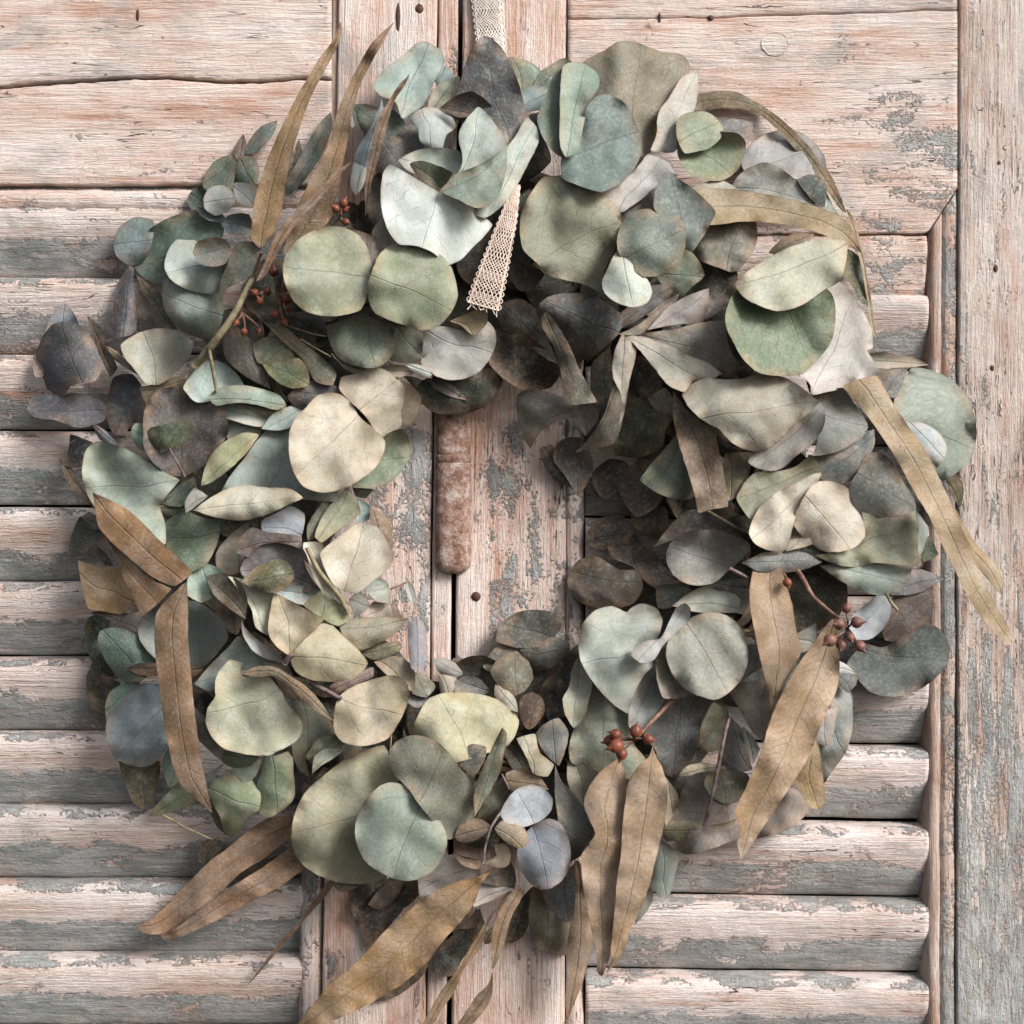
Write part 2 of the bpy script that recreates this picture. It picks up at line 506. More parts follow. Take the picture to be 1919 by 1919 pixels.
def slat_prof(y0):
    base = [(1, -64), (1, -40), (2, -26), (4, -17), (8, -10), (14, -6), (22, -4.2), (31, -4.4), (41, -6), (51, -8.6), (61, -12),
            (71, -16), (81, -20.5), (91, -25.5), (100, -30), (109, -35), (117, -39.5), (125, -44.5), (132, -49), (137, -53), (141, -58), (141, -72), (70, -56)]
    return [(y0 + a, b) for a, b in base]
def slat_paint(bias, sd):
    def f(x, y, q):
        n = 0.07 * FB(x * 0.006, sd, 1) + 0.06 * FB(x * 0.02, y * 0.03, sd)
        w = -0.115 if 0.24 < q < 0.44 else (0.05 if q <= 0.24 else 0.17)
        if 0.44 <= q < 0.56:
            w = -0.115 + (q - 0.44) * 2.4
        return w + n + bias
    return f
lt = [373, 515, 660, 805, 950, 1091, 1235, 1376, 1516, 1658, 1797, 1938]
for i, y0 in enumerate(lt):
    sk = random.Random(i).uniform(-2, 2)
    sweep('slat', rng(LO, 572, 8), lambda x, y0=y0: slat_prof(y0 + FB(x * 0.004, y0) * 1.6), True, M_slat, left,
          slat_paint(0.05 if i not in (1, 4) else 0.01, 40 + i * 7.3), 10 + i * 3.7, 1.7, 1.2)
# stile of the left leaf: bead, wide board, narrow rebated strip at the joint
sweep('bead', rng(360, HI, 12), lambda y: [(c - 0.0115 * (y - 1919), h) for c, h in ((557, -70), (557, -22), (560, -10), (566, -3), (577, 0), (588, -2), (595, -8), (599, -16), (599, -60))],
      False, M_stile, left, lambda x, y, q: 0.06, 31, 1.2)
sweep('stile', rng(LO, HI, 10), lambda y: board_prof(634 - 0.0165 * y, gap(y) - 44 - (18 if 0 else 0), 0, r=4), False, M_stile, left,
      lambda x, y, q: -0.05 + 0.05 * FB(x * .006, y * .003) + (0.10 if 800 < y < 1400 else (0.05 if y > 850 else -0.02)), 33, 1.5)
sweep('strip', rng(LO, HI, 10), lambda y: board_prof(gap(y) - 41, gap(y) - 5, -3, r=5), False, M_stile, left,
      lambda x, y, q: -0.02 + 0.05 * FB(x * .006, y * .003), 37, 1.5)
sweep('fillet', rng(LO, 420, 10), lambda y: board_prof(622.5 - 0.0165 * y, 633 - 0.0165 * y, -9, r=3, n=4), False, M_bead, left, lambda x, y, q: -0.1, 39, 1.2)
# right leaf
sweep('stile', rng(LO, HI, 10), lambda y: board_prof(gap(y) + 4.5, 1062 - 0.002 * y, -1, r=6), False, M_stile, right,
      lambda x, y, q: -0.07 + 0.05 * FB(x * .006, y * .003, 4) + (0.15 if 780 < y < 1300 and x > 920 else (0.04 if 700 < y < 1400 else 0)), 51, 1.5)
sweep('bead', rng(560, HI, 12), lambda y: [(1061, -60), (1061, -12), (1065, -5), (1074, -1), (1084, -3), (1091, -10), (1095, -24), (1096, -70)],
      False, M_stile, right, lambda x, y, q: 0.05, 53, 1.2)
ue = lambda x: 34 - max(0, (x - 1240)) * 0.03 + FB(x * 0.01, 20) * 3
sweep('plank', rng(1064, 1794, 9), lambda x: board_prof(-110, ue(x), -2, r=5), True, M_rail, right, pl(-0.09), 55, 1.4)
sweep('plank', rng(1064, 1794, 9), lambda x: board_prof(ue(x) + 1.5, 438 - max(0, x - 1738) * 1.5 + FB(x * .02, 5) * 3, 0, r=4), True, M_rail, right,
      lambda x, y, q: -0.065 + 0.05 * FB(x * .004, y * .004, 6) + 0.13 * max(0, min(1, (x - 1500) / 200)) * max(0, min(1, (y - 120) / 150)), 57, 1.8)
def low_mould(x):
    y0 = 440
    return [(y0, -60), (y0, -8), (y0 + 6, -4), (y0 + 24, -2), (y0 + 46, -5), (y0 + 70, -11), (y0 + 95, -17), (y0 + 118, -22), (y0 + 130, -27), (y0 + 134, -36), (y0 + 134, -64)]
sweep('moulding', rng(1097, 1738, 8), low_mould, True, M_rail, right, lambda x, y, q: 0.03 + 0.06 * FB(x * .01, y * .01), 59, 3.0, 3.0)
rt = [546, 691, 834, 977, 1120, 1259, 1403, 1551, 1695, 1839, 1982]
for i, y0 in enumerate(rt):
    sweep('slat', rng(1098, 1742, 8), lambda x, y0=y0: slat_prof(y0 + (x - 1640) * 0.014 + FB(x * 0.004, y0) * 1.6), True, M_slat_r, right,
          slat_paint(0.03, 240 + i * 5.3), 110 + i * 3.7, 1.9, 1.2)
def rbead(y):
    k = -0.003 * (y - 1200)
    pr = [(1739, -76), (1739, -34), (1740, -20), (1744, -9), (1750, -4), (1757, -3), (1763, -6), (1766, -9), (1769, -4), (1774, -2), (1784, -2), (1791, -5), (1793, -16), (1793, -60)]
    return [(c + k, h) for c, h in pr]
ob = sweep('bead', rng(352, HI, 9), rbead, False, M_bead, right, lambda x, y, q: (-0.12 if q < 0.48 else 0.13) + 0.05 * FB(x * .02, y * .004), 63, 2.0)
for v in ob.data.vertices:                              # mitred top end
    px = v.co.x / S + CX
    py = (ZC - v.co.z) / S + CY
    lim = 356 + (1795 - px) * 1.5
    if py < lim:
        v.co.z = ZC - (lim - CY) * S
sweep('stile', rng(LO, HI, 9), lambda y: board_prof(1795.5 - 0.003 * (y - 900), 2060, 1, r=5), False, M_outer, right,
      lambda x, y, q: lerp_at([(0, -0.05), (500, -0.01), (1000, -0.01), (1300, 0.10), (1900, 0.21)], y) + 0.05 * FB(x * .006, y * .003, 8), 71, 2.6)

def disc(name, px, py, h, rx, ry, mat, parent, dome=2.0, seg=14):
    vs_, fs = [P(px, py, h + dome)], []
    for k in range(seg):
        a = 2 * math.pi * k / seg
        w = 1 + 0.16 * FB(k * 0.9, px)
        vs_.append(P(px + rx * math.cos(a) * w * 0.6, py + ry * math.sin(a) * w * 0.6, h + dome * 0.8))
    for k in range(seg):
        a = 2 * math.pi * k / seg
        w = 1 + 0.16 * FB(k * 0.9, px)
        vs_.append(P(px + rx * math.cos(a) * w, py + ry * math.sin(a) * w, h - 2))
    for k in range(seg):
        k2 = (k + 1) % seg
        fs.append((0, 1 + k2, 1 + k))
        fs.append((1 + k, 1 + k2, 1 + seg + k2, 1 + seg + k))
    o = link(name, vs_, fs, mat, parent)
    return o
for px, py, rx, ry, par in ((1872, 305, 5.5, 6, right), (1866, 503, 5, 9, right), (1859, 690, 7, 9, right), (1332, 34, 6, 6, right),
                            (786, 16, 10, 11, left), (892, 1118, 9, 9, right), (1236, 34, 3, 10, right), (258, 28, 4, 14, left), (746, 32, 5, 30, left)):
    disc('nail_mark', px, py, 1.2, rx, ry, M_nail_mark, par, 1.4)  # dark discs: nails, and empty holes and slots whose darkness is put into colour
# the knot in the right rail
def knot(px, py, r):
    t = []
    for k in range(28):
        a = 2 * math.pi * k / 28
        w = 1 + 0.10 * FB(k * 0.5, 3)
        t.append((px + r * 1.05 * math.cos(a) * w, py + r * 0.92 * math.sin(a) * w, 0.9))
    t.append(t[0])
    v, f = tube_data(t, [0.7 + 0.7 * abs(FB(k * 0.3, 8)) for k in range(len(t))], 5)
    k0 = len(v)
    v = v + [P(px, py, 1.0)] + [P(x, y, 0.9) for x, y, h in t[:-1]]
    f = f + [(k0, k0 + 1 + (k + 1) % 28, k0 + 1 + k) for k in range(28)]
    o = link('knot', v, f, M_rail, right)
    attr(o, 'paint', [-0.2] * len(v))
knot(1452, 82, 24)

# ------------------------------------------------------------------ hinge on the joint
hinge = thing('barrel_hinge', 'rusty painted barrel hinge on the joint of the shutters, seen inside the wreath', 'hinge', P(850, 1075, 0))
def knuckle(y0, y1, r, cap):
    vs_, fs = [], []
    rows = [(y0, r * 0.93)] + [(y, r) for y in rng(y0 + 3, y1 - (26 if cap else 3), 7)]
    if cap:
        rows += [(y1 - 18, r * .97), (y1 - 11, r * .86), (y1 - 5, r * .66), (y1 - 1.5, r * .36), (y1, 0.5)]
    else:
        rows += [(y1, r * .93)]
    seg = 30
    for y, rr in rows:
        for k in range(seg):
            a = 2 * math.pi * k / seg
            rn = rr * (1 + 0.05 * FB(math.cos(a) * 3, y * .05, math.sin(a) * 3))
            hh = 6 + rn * 0.62 * math.sin(a)
            vs_.append(P(850 - 0.0 * (y - 900) + rn * math.cos(a), y, hh))
    for i in range(len(rows) - 1):
        for k in range(seg):
            k2 = (k + 1) % seg
            fs.append((i * seg + k, i * seg + k2, (i + 1) * seg + k2, (i + 1) * seg + k))
    fs.append(tuple(reversed(range(seg))))
    return link('knuckle', vs_, fs, M_rust, hinge)
knuckle(640, 852, 31.5, False)
knuckle(867, 1076, 33.5, True)
wv, wf = [], []
seg = 30
for y, rr in ((851, 28), (853, 32.5), (859, 33), (865, 32.5), (868, 28)):
    for k in range(seg):
        a = 2 * math.pi * k / seg
        wv.append(P(850 + rr * math.cos(a), y, 6 + rr * 0.62 * math.sin(a)))
for i in range(4):
    for k in range(seg):
        k2 = (k + 1) % seg
        wf.append((i * seg + k, i * seg + k2, (i + 1) * seg + k2, (i + 1) * seg + k))
link('washer', wv, wf, M_rust, hinge)

# ------------------------------------------------------------------ the wreath
wreath = thing('eucalyptus_wreath', 'round wreath of dried eucalyptus leaves with berries hanging on the weathered shutters', 'wreath', P(955, 950, 0))
CROP = {'A': (0, 0, 3), 'B': (500, 0, 3), 'C': (1000, 0, 3), 'D': (1279, 0, 3), 'E': (0, 540, 3), 'F': (500, 540, 3), 'G': (1000, 540, 3), 'H': (1279, 540, 3),
        'I': (0, 1080, 3), 'J': (500, 1080, 3), 'K': (1000, 1080, 3), 'L': (1279, 1080, 3), 'M': (100, 1400, 3.69), 'N': (500, 1400, 3.69), 'O': (950, 1400, 3.69), 'X': (0, 0, 1)}
def xy(crop, s):
    ox, oy, k = CROP[crop]
    if isinstance(s, tuple):
        return (ox + s[0] / k, oy + s[1] / k)
    out = []
    for w in s.split():
        a, b = w.split(',')
        out.append((ox + float(a) / k, oy + float(b) / k))
    return out

def closed_spline(pts, n):
    q = [np.array(p, float) for p in pts]
    m = len(q)
    out = []
    for i in range(m):
        p0, p1, p2, p3 = q[i - 1], q[i], q[(i + 1) % m], q[(i + 2) % m]
        # straighter where the outline turns sharply, so that tips stay pointed
        def tang(a, b, c):
            d1, d2 = b - a, c - b
            l1, l2 = np.linalg.norm(d1) + 1e-6, np.linalg.norm(d2) + 1e-6
            cs = float(np.dot(d1, d2) / l1 / l2)
            return (d1 / l1 + d2 / l2) * 0.5 * max(0.0, 0.35 + 0.65 * cs) if cs > -0.5 else (d1 * 0)
        L_ = np.linalg.norm(p2 - p1)
        t1, t2 = tang(p0, p1, p2) * L_, tang(p1, p2, p3) * L_
        k = max(2, min(n, int(L_ / 7)))
        for j in range(k):
            t = j / k
            out.append((2 * t ** 3 - 3 * t * t + 1) * p1 + (t ** 3 - 2 * t * t + t) * t1 + (-2 * t ** 3 + 3 * t * t) * p2 + (t ** 3 - t * t) * t2)
    return np.array(out)

LEAVES = 0
def leaf_mesh(name, outline, base, tip, h0, col, g, cup, bend, fold, wave, mat, parent, seed, thick=1.9):
    rs = random.Random(seed)
    P2 = outline
    m = len(P2)
    cen = P2.mean(0)
    ar = 0.5 * abs(np.sum(P2[:, 0] * np.roll(P2[:, 1], -1) - P2[:, 1] * np.roll(P2[:, 0], -1)))
    sp = max(5.0, math.sqrt(ar) / 10)
    lo, hi = P2.min(0), P2.max(0)
    # slightly uneven rim
    nrm = np.roll(P2, -1, 0) - np.roll(P2, 1, 0)
    nrm = np.stack([nrm[:, 1], -nrm[:, 0]], 1) / (np.linalg.norm(nrm, axis=1)[:, None] + 1e-6)
    P2 = P2 + nrm * np.array([FB(p[0] * .09, p[1] * .09, seed) for p in P2])[:, None] * 0.9
    if mat is M_round and rs.random() < 0.3:
        nb = np.array([FB(p[0] * .045, p[1] * .045, seed + .5, 2) for p in P2])
        P2 = P2 - nrm * np.clip(nb - 0.28, 0, 1)[:, None] * math.sqrt(ar) * 0.045
    pts = [Vector(p) for p in P2]
    def inside_dist(xs, ys):
        a = P2
        b = np.roll(P2, -1, 0)
        px = xs[:, None]
        py = ys[:, None]
        cond = ((a[:, 1] > py) != (b[:, 1] > py)) & (px < (b[:, 0] - a[:, 0]) * (py - a[:, 1]) / (b[:, 1] - a[:, 1] + 1e-9) + a[:, 0])
        ins = cond.sum(1) % 2 == 1
        d = b - a
        tt = np.clip(((px - a[:, 0]) * d[:, 0] + (py - a[:, 1]) * d[:, 1]) / (d[:, 0] ** 2 + d[:, 1] ** 2 + 1e-9), 0, 1)
        dist = np.sqrt((px - a[:, 0] - tt * d[:, 0]) ** 2 + (py - a[:, 1] - tt * d[:, 1]) ** 2).min(1)
        return ins, dist
    gx_, gy_ = np.meshgrid(np.arange(lo[0], hi[0], sp), np.arange(lo[1], hi[1], sp * 0.87))
    gx_ = gx_ + (np.arange(gx_.shape[0]) % 2)[:, None] * sp * 0.5
    gx_, gy_ = gx_.ravel(), gy_.ravel()
    ins, dist = inside_dist(gx_, gy_)
    ok = ins & (dist > sp * 0.45)
    pts += [Vector((x, y)) for x, y in zip(gx_[ok], gy_[ok])]
    ed = [(i, (i + 1) % m) for i in range(m)]
    vv, _, ff, _, _, _ = delaunay_2d_cdt(pts, ed, [], 1, 1e-4)
    V = np.array([(v.x, v.y) for v in vv])
    _, e = inside_dist(V[:, 0], V[:, 1])
    # midrib: half way between the two sides of the outline
    ib = int(np.argmin(((P2 - np.array(base)) ** 2).sum(1)))
    it = int(np.argmin(((P2 - np.array(tip)) ** 2).sum(1)))
    if ib == it:
        it = (ib + m // 2) % m
    def chain(i, j):
        idx = [i]
        while i != j:
            i = (i + 1) % m
            idx.append(i)
        return P2[idx]
    def resam(c, n):
        d = np.concatenate([[0], np.cumsum(np.linalg.norm(np.diff(c, axis=0), axis=1))])
        t = np.linspace(0, d[-1], n)
        return np.stack([np.interp(t, d, c[:, 0]), np.interp(t, d, c[:, 1])], 1)
    n = 13
    spn = 0.5 * (resam(chain(ib, it), n) + resam(chain(it, ib)[::-1], n))
    if mat is not M_long:                               # round leaves: a straighter rib
        q_ = np.linspace(0, 1, n)[:, None]
        spn = 0.35 * spn + 0.65 * (P2[ib] * (1 - q_) + P2[it] * q_)
    sl = np.linalg.norm(np.diff(spn, axis=0), axis=1)
    cum = np.concatenate([[0], np.cumsum(sl)])
    a, d = spn[:-1], np.diff(spn, axis=0)
    dx = V[:, 0][:, None] - a[:, 0]
    dy = V[:, 1][:, None] - a[:, 1]
    tt = np.clip((dx * d[:, 0] + dy * d[:, 1]) / (d[:, 0] ** 2 + d[:, 1] ** 2 + 1e-9), 0, 1)
    rx, ry = dx - tt * d[:, 0], dy - tt * d[:, 1]
    dd = np.sqrt(rx ** 2 + ry ** 2)
    k = dd.argmin(1)
    ii = np.arange(len(V))
    u = cum[k] + tt[ii, k] * sl[k]
    sg = np.sign(d[k, 0] * dy[ii, k] - d[k, 1] * dx[ii, k])
    v = dd[ii, k] * np.where(sg == 0, 1, sg)
    hw = max(abs(v).max(), 8.0)
    ln = cum[-1]
    size = math.sqrt(ar)
    ox, oy = rs.uniform(0, 500), rs.uniform(0, 500)
    rip = np.array([FB(p[0] * 0.011 + ox, p[1] * 0.011 + oy, seed * .37, 2) + 0.35 * FB(p[0] * 0.035 + ox, p[1] * 0.035 + oy, seed * .37, 2) for p in V])
    hh = h0 + g[0] * (V[:, 0] - cen[0]) + g[1] * (V[:, 1] - cen[1])
    hh = hh - cup * (v * v / hw - hw * 0.25) + bend * ((u - ln / 2) ** 2 / ln - ln / 12) - fold * (abs(v) - hw * 0.4)
    rim_n = np.array([FB(p[0] * 0.02 + oy, p[1] * 0.02 + ox, seed * .11, 2) for p in V])
    hh = hh + wave * rip * size * 0.14 + np.exp(-e / (size * 0.09 + 3)) * (rim_n * size * 0.15 * wave + rs.uniform(-0.03, 0.05) * size) - 1.0 * np.exp(-abs(v) / 3.0)
    hh = hh - wave * size * 0.12 * np.array([abs(FB(p[0] * 0.0075 + oy, p[1] * 0.0075 + ox, seed * .53, 1)) for p in V])
    hh = np.where(hh < 14, 14 - (14 - hh) * 0.12, hh)       # pressed against the wood, never through it
    nv = len(V)
    verts = [P(V[i, 0], V[i, 1], hh[i]) for i in range(nv)] + [P(V[i, 0], V[i, 1], hh[i] - thick) for i in range(nv)]
    cnt = {}
    faces, sm = [], []
    for f in ff:
        f = list(f)
        A = (V[f[1]] - V[f[0]])
        B = (V[f[2]] - V[f[0]])
        if A[0] * B[1] - A[1] * B[0] > 0:
            f = f[::-1]
        faces.append(tuple(f))
        for q in range(3):
            kk = (f[q], f[(q + 1) % 3])
            cnt[kk] = 1
    faces += [tuple(i + nv for i in reversed(f)) for f in faces]
    sm = [True] * len(faces)
    rim = [kk for kk in cnt if (kk[1], kk[0]) not in cnt]
    ix = {}
    extra = []
    def dup(i):
        if i not in ix:
            ix[i] = len(verts)
            verts.append(verts[i])
            extra.append(i % nv)
        return ix[i]
    for a_, b_ in rim:
        faces.append((dup(b_), dup(a_), dup(a_ + nv), dup(b_ + nv)))
        sm.append(True)
    o = link(name, verts, faces, mat, parent, sm)
    lp = np.stack([u, v, e], 1)
    lp = np.concatenate([lp, lp, lp[extra]]) if extra else np.concatenate([lp, lp])
    attr(o, 'leaf_px', lp, 'FLOAT_VECTOR')
    o.color = tuple(col) + (1,)
    return o

ALB = 0.60
def dry(c, k=0.78, kw=0.66):
    m = 0.3 * c[0] + 0.6 * c[1] + 0.1 * c[2]
    w = max(0.0, min(1.0, (c[0] - c[2] - 22) / 22))      # warm dried leaves keep their colour
    k = k + (kw - k) * w
    c = [m + (x - m) * k for x in c]
    f = 0.955 + 0.03 * w
    return [c[0] * f, c[1], c[2] * (1.02 - 0.02 * w)]
HB, HS = 26, 26
def L(crop, lay, col, pts, b=None, t=None, g=None, cup=None, bend=None, fold=0.0, wave=1.0, long=False, name=None):
    global LEAVES
    LEAVES += 1
    rs = random.Random(LEAVES * 17 + 3)
    q = xy(crop, pts)
    out = closed_spline(q, 8)
    c = out.mean(0)
    if b is None or t is None:
        w, vec = np.linalg.eigh(np.cov((out - c).T))
        ax = vec[:, 1]
        pr = (out - c) @ ax
        i0, i1 = int(pr.argmin()), int(pr.argmax())
        # the base points into the ring
        rc = np.array([955, 950]) + (c - np.array([955, 950])) / (np.linalg.norm(c - np.array([955, 950])) + 1e-6) * 500
        if np.linalg.norm(out[i1] - rc) < np.linalg.norm(out[i0] - rc):
            i0, i1 = i1, i0
        bb, tt = out[i0], out[i1]
    if b is not None:
        bb = xy(crop, b)
    if t is not None:
        tt = xy(crop, t)
    if g is None:
        g = (rs.uniform(-0.16, 0.12), rs.uniform(-0.10, 0.18))
    if cup is None:
        cup = rs.choice([-1, 1, 1]) * rs.uniform(0.14, 0.5)
    if not long:
        cup *= 1.45
    if bend is None:
        bend = rs.uniform(-0.35, 0.2)
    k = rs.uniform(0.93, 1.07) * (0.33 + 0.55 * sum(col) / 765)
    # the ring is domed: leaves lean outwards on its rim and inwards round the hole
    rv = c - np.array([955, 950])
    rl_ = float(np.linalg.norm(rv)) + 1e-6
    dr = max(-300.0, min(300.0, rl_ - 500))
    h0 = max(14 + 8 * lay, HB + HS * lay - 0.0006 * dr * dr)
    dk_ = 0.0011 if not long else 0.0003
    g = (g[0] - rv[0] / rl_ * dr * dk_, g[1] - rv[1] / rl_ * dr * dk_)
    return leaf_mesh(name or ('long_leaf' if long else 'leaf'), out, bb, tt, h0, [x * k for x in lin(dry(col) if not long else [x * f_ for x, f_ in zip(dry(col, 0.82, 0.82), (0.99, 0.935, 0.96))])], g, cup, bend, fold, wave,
                     M_long if long else M_round, wreath, LEAVES)
def LL(crop, lay, col, pts, b=None, t=None, **k):
    k.setdefault('cup', 0.25)
    k.setdefault('g', (0.0, 0.03))
    k.setdefault('bend', -0.08)
    k.setdefault('wave', 0.6)
    return L(crop, lay, col, pts, b, t, long=True, **k)

# --- leaves, clockwise from the upper left; second value is the layer, from the wall outwards
# upper left
L('A', 2, (112, 128, 104), '1330,870 1250,880 1170,950 1140,1050 1200,1090 1300,1080 1320,1000', (1330, 870), (1150, 1040))
L('A', 2.4, (106, 124, 98), '1340,880 1400,875 1450,920 1455,1000 1420,1060 1310,1060 1320,960', (1340, 880), (1430, 1050))
L('A', 3.6, (186, 180, 168), '1240,1040 1180,1055 1145,1110 1150,1170 1210,1212 1280,1190 1325,1130 1300,1070', (1320, 1110), (1150, 1150), cup=.3)
L('A', 3.3, (178, 174, 166), '1310,1030 1380,1025 1445,1050 1440,1130 1410,1168 1350,1150 1320,1110', (1315, 1060), (1430, 1150))
L('A', 2.8, (116, 124, 124), '1095,1160 1150,1170 1240,1190 1275,1240 1200,1245 1130,1215', (1270, 1230), (1095, 1160))
L('A', 3.0, (128, 140, 136), '1240,1250 1300,1205 1400,1205 1430,1290 1360,1325 1280,1310', (1250, 1250), (1420, 1290))
L('A', 0.8, (118, 132, 122), '1370,870 1400,790 1470,710 1560,675 1550,730 1500,800 1430,860', (1370, 870), (1560, 675))
L('A', 0.5, (104, 98, 98), '1370,750 1310,850 1330,900 1390,870 1385,800', (1340, 890), (1370, 750))
L('A', 0.8, (92, 104, 86), '1050,1130 1080,1070 1130,1040 1170,1090 1160,1180 1080,1180', (1160, 1170), (1060, 1080))
L('A', 1.2, (124, 140, 136), '860,1240 760,1220 680,1270 640,1350 650,1430 720,1490 800,1480 860,1350', (860, 1340), (650, 1380), g=(-.1, .1))
L('A', 2.0, (116, 132, 112), '1100,1190 960,1220 840,1290 770,1380 745,1470 780,1540 900,1600 1000,1560 1100,1420 1250,1330 1260,1250 1200,1210', (1200, 1300), (780, 1500), g=(.12, 0), cup=-.35)
L('A', 3.6, (182, 188, 170), '1090,1335 990,1350 940,1420 925,1510 970,1580 1060,1630 1160,1650 1240,1640 1290,1560 1290,1450 1200,1420 1120,1380', (1270, 1470), (940, 1520), g=(-.1, .25))
L('A', 4.8, (140, 138, 124), '1180,1335 1100,1370 1085,1420 1120,1480 1200,1500 1270,1480 1305,1410 1270,1350', (1300, 1400), (1090, 1430))
L('A', 4.6, (122, 122, 100), '1380,1355 1450,1370 1470,1430 1440,1510 1370,1580 1280,1620 1240,1710 1235,1610 1290,1450 1320,1380', (1240, 1700), (1450, 1380), g=(.2, -.1))
L('A', 2.6, (166, 176, 154), '930,1570 910,1650 930,1750 990,1830 1090,1890 1200,1910 1250,1800 1250,1660 1100,1600 1000,1560', (1220, 1780), (920, 1640), g=(-.1, .1))
L('A', 1.0, (104, 104, 78), '765,1540 830,1590 900,1650 960,1800 1000,1850 880,1840 860,1740 800,1640', (960, 1840), (765, 1540))
L('A', 1.6, (120, 124, 108), '1860,630 1790,700 1720,820 1660,930 1610,1010 1600,1120 1680,1050 1760,950 1830,830 1870,700', (1610, 1100), (1865, 640), g=(.1, 0))
L('A', 1.2, (100, 104, 90), '1680,780 1640,880 1600,980 1580,1060 1640,1060 1690,960 1700,860', (1600, 1060), (1680, 785))
# dark purple sprig at the far left
L('E', 0.3, (150, 152, 160), '365,85 310,120 270,200 245,290 330,260 450,240 440,190 410,130', (340, 260), (365, 90), g=(-.1, .1))
L('E', 0.8, (112, 106, 112), '205,340 180,420 200,500 240,500 250,400', (240, 490), (195, 380))
L('E', 3.4, (122, 114, 114), '365,190 300,205 230,290 205,400 240,500 280,580 360,605 400,550 460,535 540,520 570,450 540,330 490,240 430,200', (455, 560), (350, 200), cup=.5, fold=.1)
L('E', 3.0, (128, 120, 122), '150,680 190,600 300,600 360,600 420,590 520,610 600,660 590,740 520,770 450,785 300,740 190,725', (590, 680), (160, 690), g=(-.05, .22), cup=.15, wave=.6)
L('A', 1.6, (116, 114, 122), '725,1490 680,1560 650,1620 630,1780 600,1850 640,1900 760,1870 765,1720 742,1620 752,1510', (680, 1890), (735, 1500), cup=.7)
L('E', 1.9, (104, 96, 84), '490,155 570,220 600,330 660,450 620,500 560,380 520,260', (640, 490), (490, 155), g=(.2, 0))
L('E', 1.4, (112, 109, 114), '640,500 610,600 600,720 640,820 700,830 740,760 820,760 800,560 740,480', (780, 540), (650, 820))
L('E', 2.6, (172, 144, 98), '590,320 660,355 740,440 780,490 680,430 630,390', (770, 480), (590, 320))
L('E', 1.0, (80, 78, 82), '395,820 480,850 540,880 500,960 450,1010 370,1000 385,900', (530, 900), (380, 990))
L('E', 2.4, (140, 136, 146), '515,755 580,790 640,850 690,910 620,880 560,850', (690, 905), (515, 755))
L('E', 0.8, (96, 88, 70), '330,960 380,980 440,1080 500,1180 560,1260 460,1180 370,1070', (550, 1250), (335, 965))
# cone-shaped leaf and the brown round
L('E', 3.6, (184, 176, 152), '900,225 780,250 680,320 690,370 750,450 830,540 900,540 970,490 1060,400 1085,310 1030,250', (870, 540), (800, 240), cup=-.55, g=(-.05, .2))
L('E', 2.8, (186, 152, 104), '785,560 900,530 1060,475 1050,560 950,600 820,650', (1050, 520), (785, 570))
L('E', 3.6, (120, 102, 92), '960,555 870,590 815,680 805,800 810,900 880,1000 1000,1060 1130,1010 1230,900 1285,800 1260,700 1180,610 1080,565', (1010, 1060), (1000, 560), cup=-.25)
L('E', 4.2, (160, 178, 150), '760,760 735,800 760,880 840,930 940,915 950,880 870,800 800,760', (945, 900), (740, 790), g=(-.2, .2))
L('E', 4.9, (108, 120, 82), '805,830 850,785 950,760 1060,740 1085,800 1040,860 950,905 880,895 820,870', (950, 900), (1060, 745), g=(.1, -.1))
L('E', 3.4, (176, 190, 174), '1160,410 1090,470 1030,560 1100,640 1250,620 1380,570 1340,490 1270,430 1210,405', (1230, 620), (1180, 410), g=(-.1, .2))
L('E', 4.4, (162, 180, 152), '1170,610 1230,560 1340,545 1470,565 1580,610 1612,660 1560,685 1440,655 1320,645 1210,660', (1180, 615), (1610, 660), cup=.35, g=(0, -.05))
L('E', 3.6, (196, 202, 184), '1220,680 1250,640 1340,655 1450,690 1530,720 1480,780 1400,770 1300,740 1240,715', (1510, 740), (1225, 670))
L('E', 4.0, (150, 134, 112), '1300,650 1400,640 1560,670 1585,700 1520,722 1420,690', (1580, 700), (1300, 650))
L('E', 3.4, (178, 186, 166), '1270,770 1340,730 1410,730 1465,770 1465,830 1390,850 1280,850', (1290, 840), (1440, 750))
L('E', 4.0, (176, 188, 172), '1470,790 1540,700 1640,660 1725,660 1700,730 1640,780 1550,800', (1480, 790), (1720, 665))
L('E', 5.2, (188, 186, 124), '1455,825 1390,810 1300,840 1200,920 1150,1010 1130,1112 1190,1090 1310,1000 1400,910', (1135, 1110), (1455, 825), cup=.3, g=(-.1, .1))
L('E', 4.2, (172, 182, 170), '1650,750 1540,760 1450,850 1370,960 1290,1060 1240,1150 1400,1150 1600,1160 1720,1190 1890,1195 1900,1100 1760,1100 1720,1000 1700,880', (1500, 1140), (1640, 755), g=(-.15, .15), cup=-.2)
L('E', 6.0, (202, 190, 156), '1080,1250 1180,1180 1300,1120 1400,1105 1500,1120 1640,1130 1705,1180 1620,1220 1480,1280 1340,1307 1200,1285', (1090, 1250), (1700, 1180), cup=.45, g=(0, .1))
L('E', 5.2, (206, 202, 184), '1095,1120 1170,1170 1110,1220 1045,1265 1040,1200', (1040, 1250), (1165, 1170))
L('E', 3.2, (118, 132, 106), '900,1210 1000,1110 1095,1060 1110,1180 1010,1230', (900, 1210), (1090, 1070))
L('E', 3.2, (112, 126, 98), '885,1230 1000,1190 1060,1230 960,1310', (1050, 1220), (890, 1240))
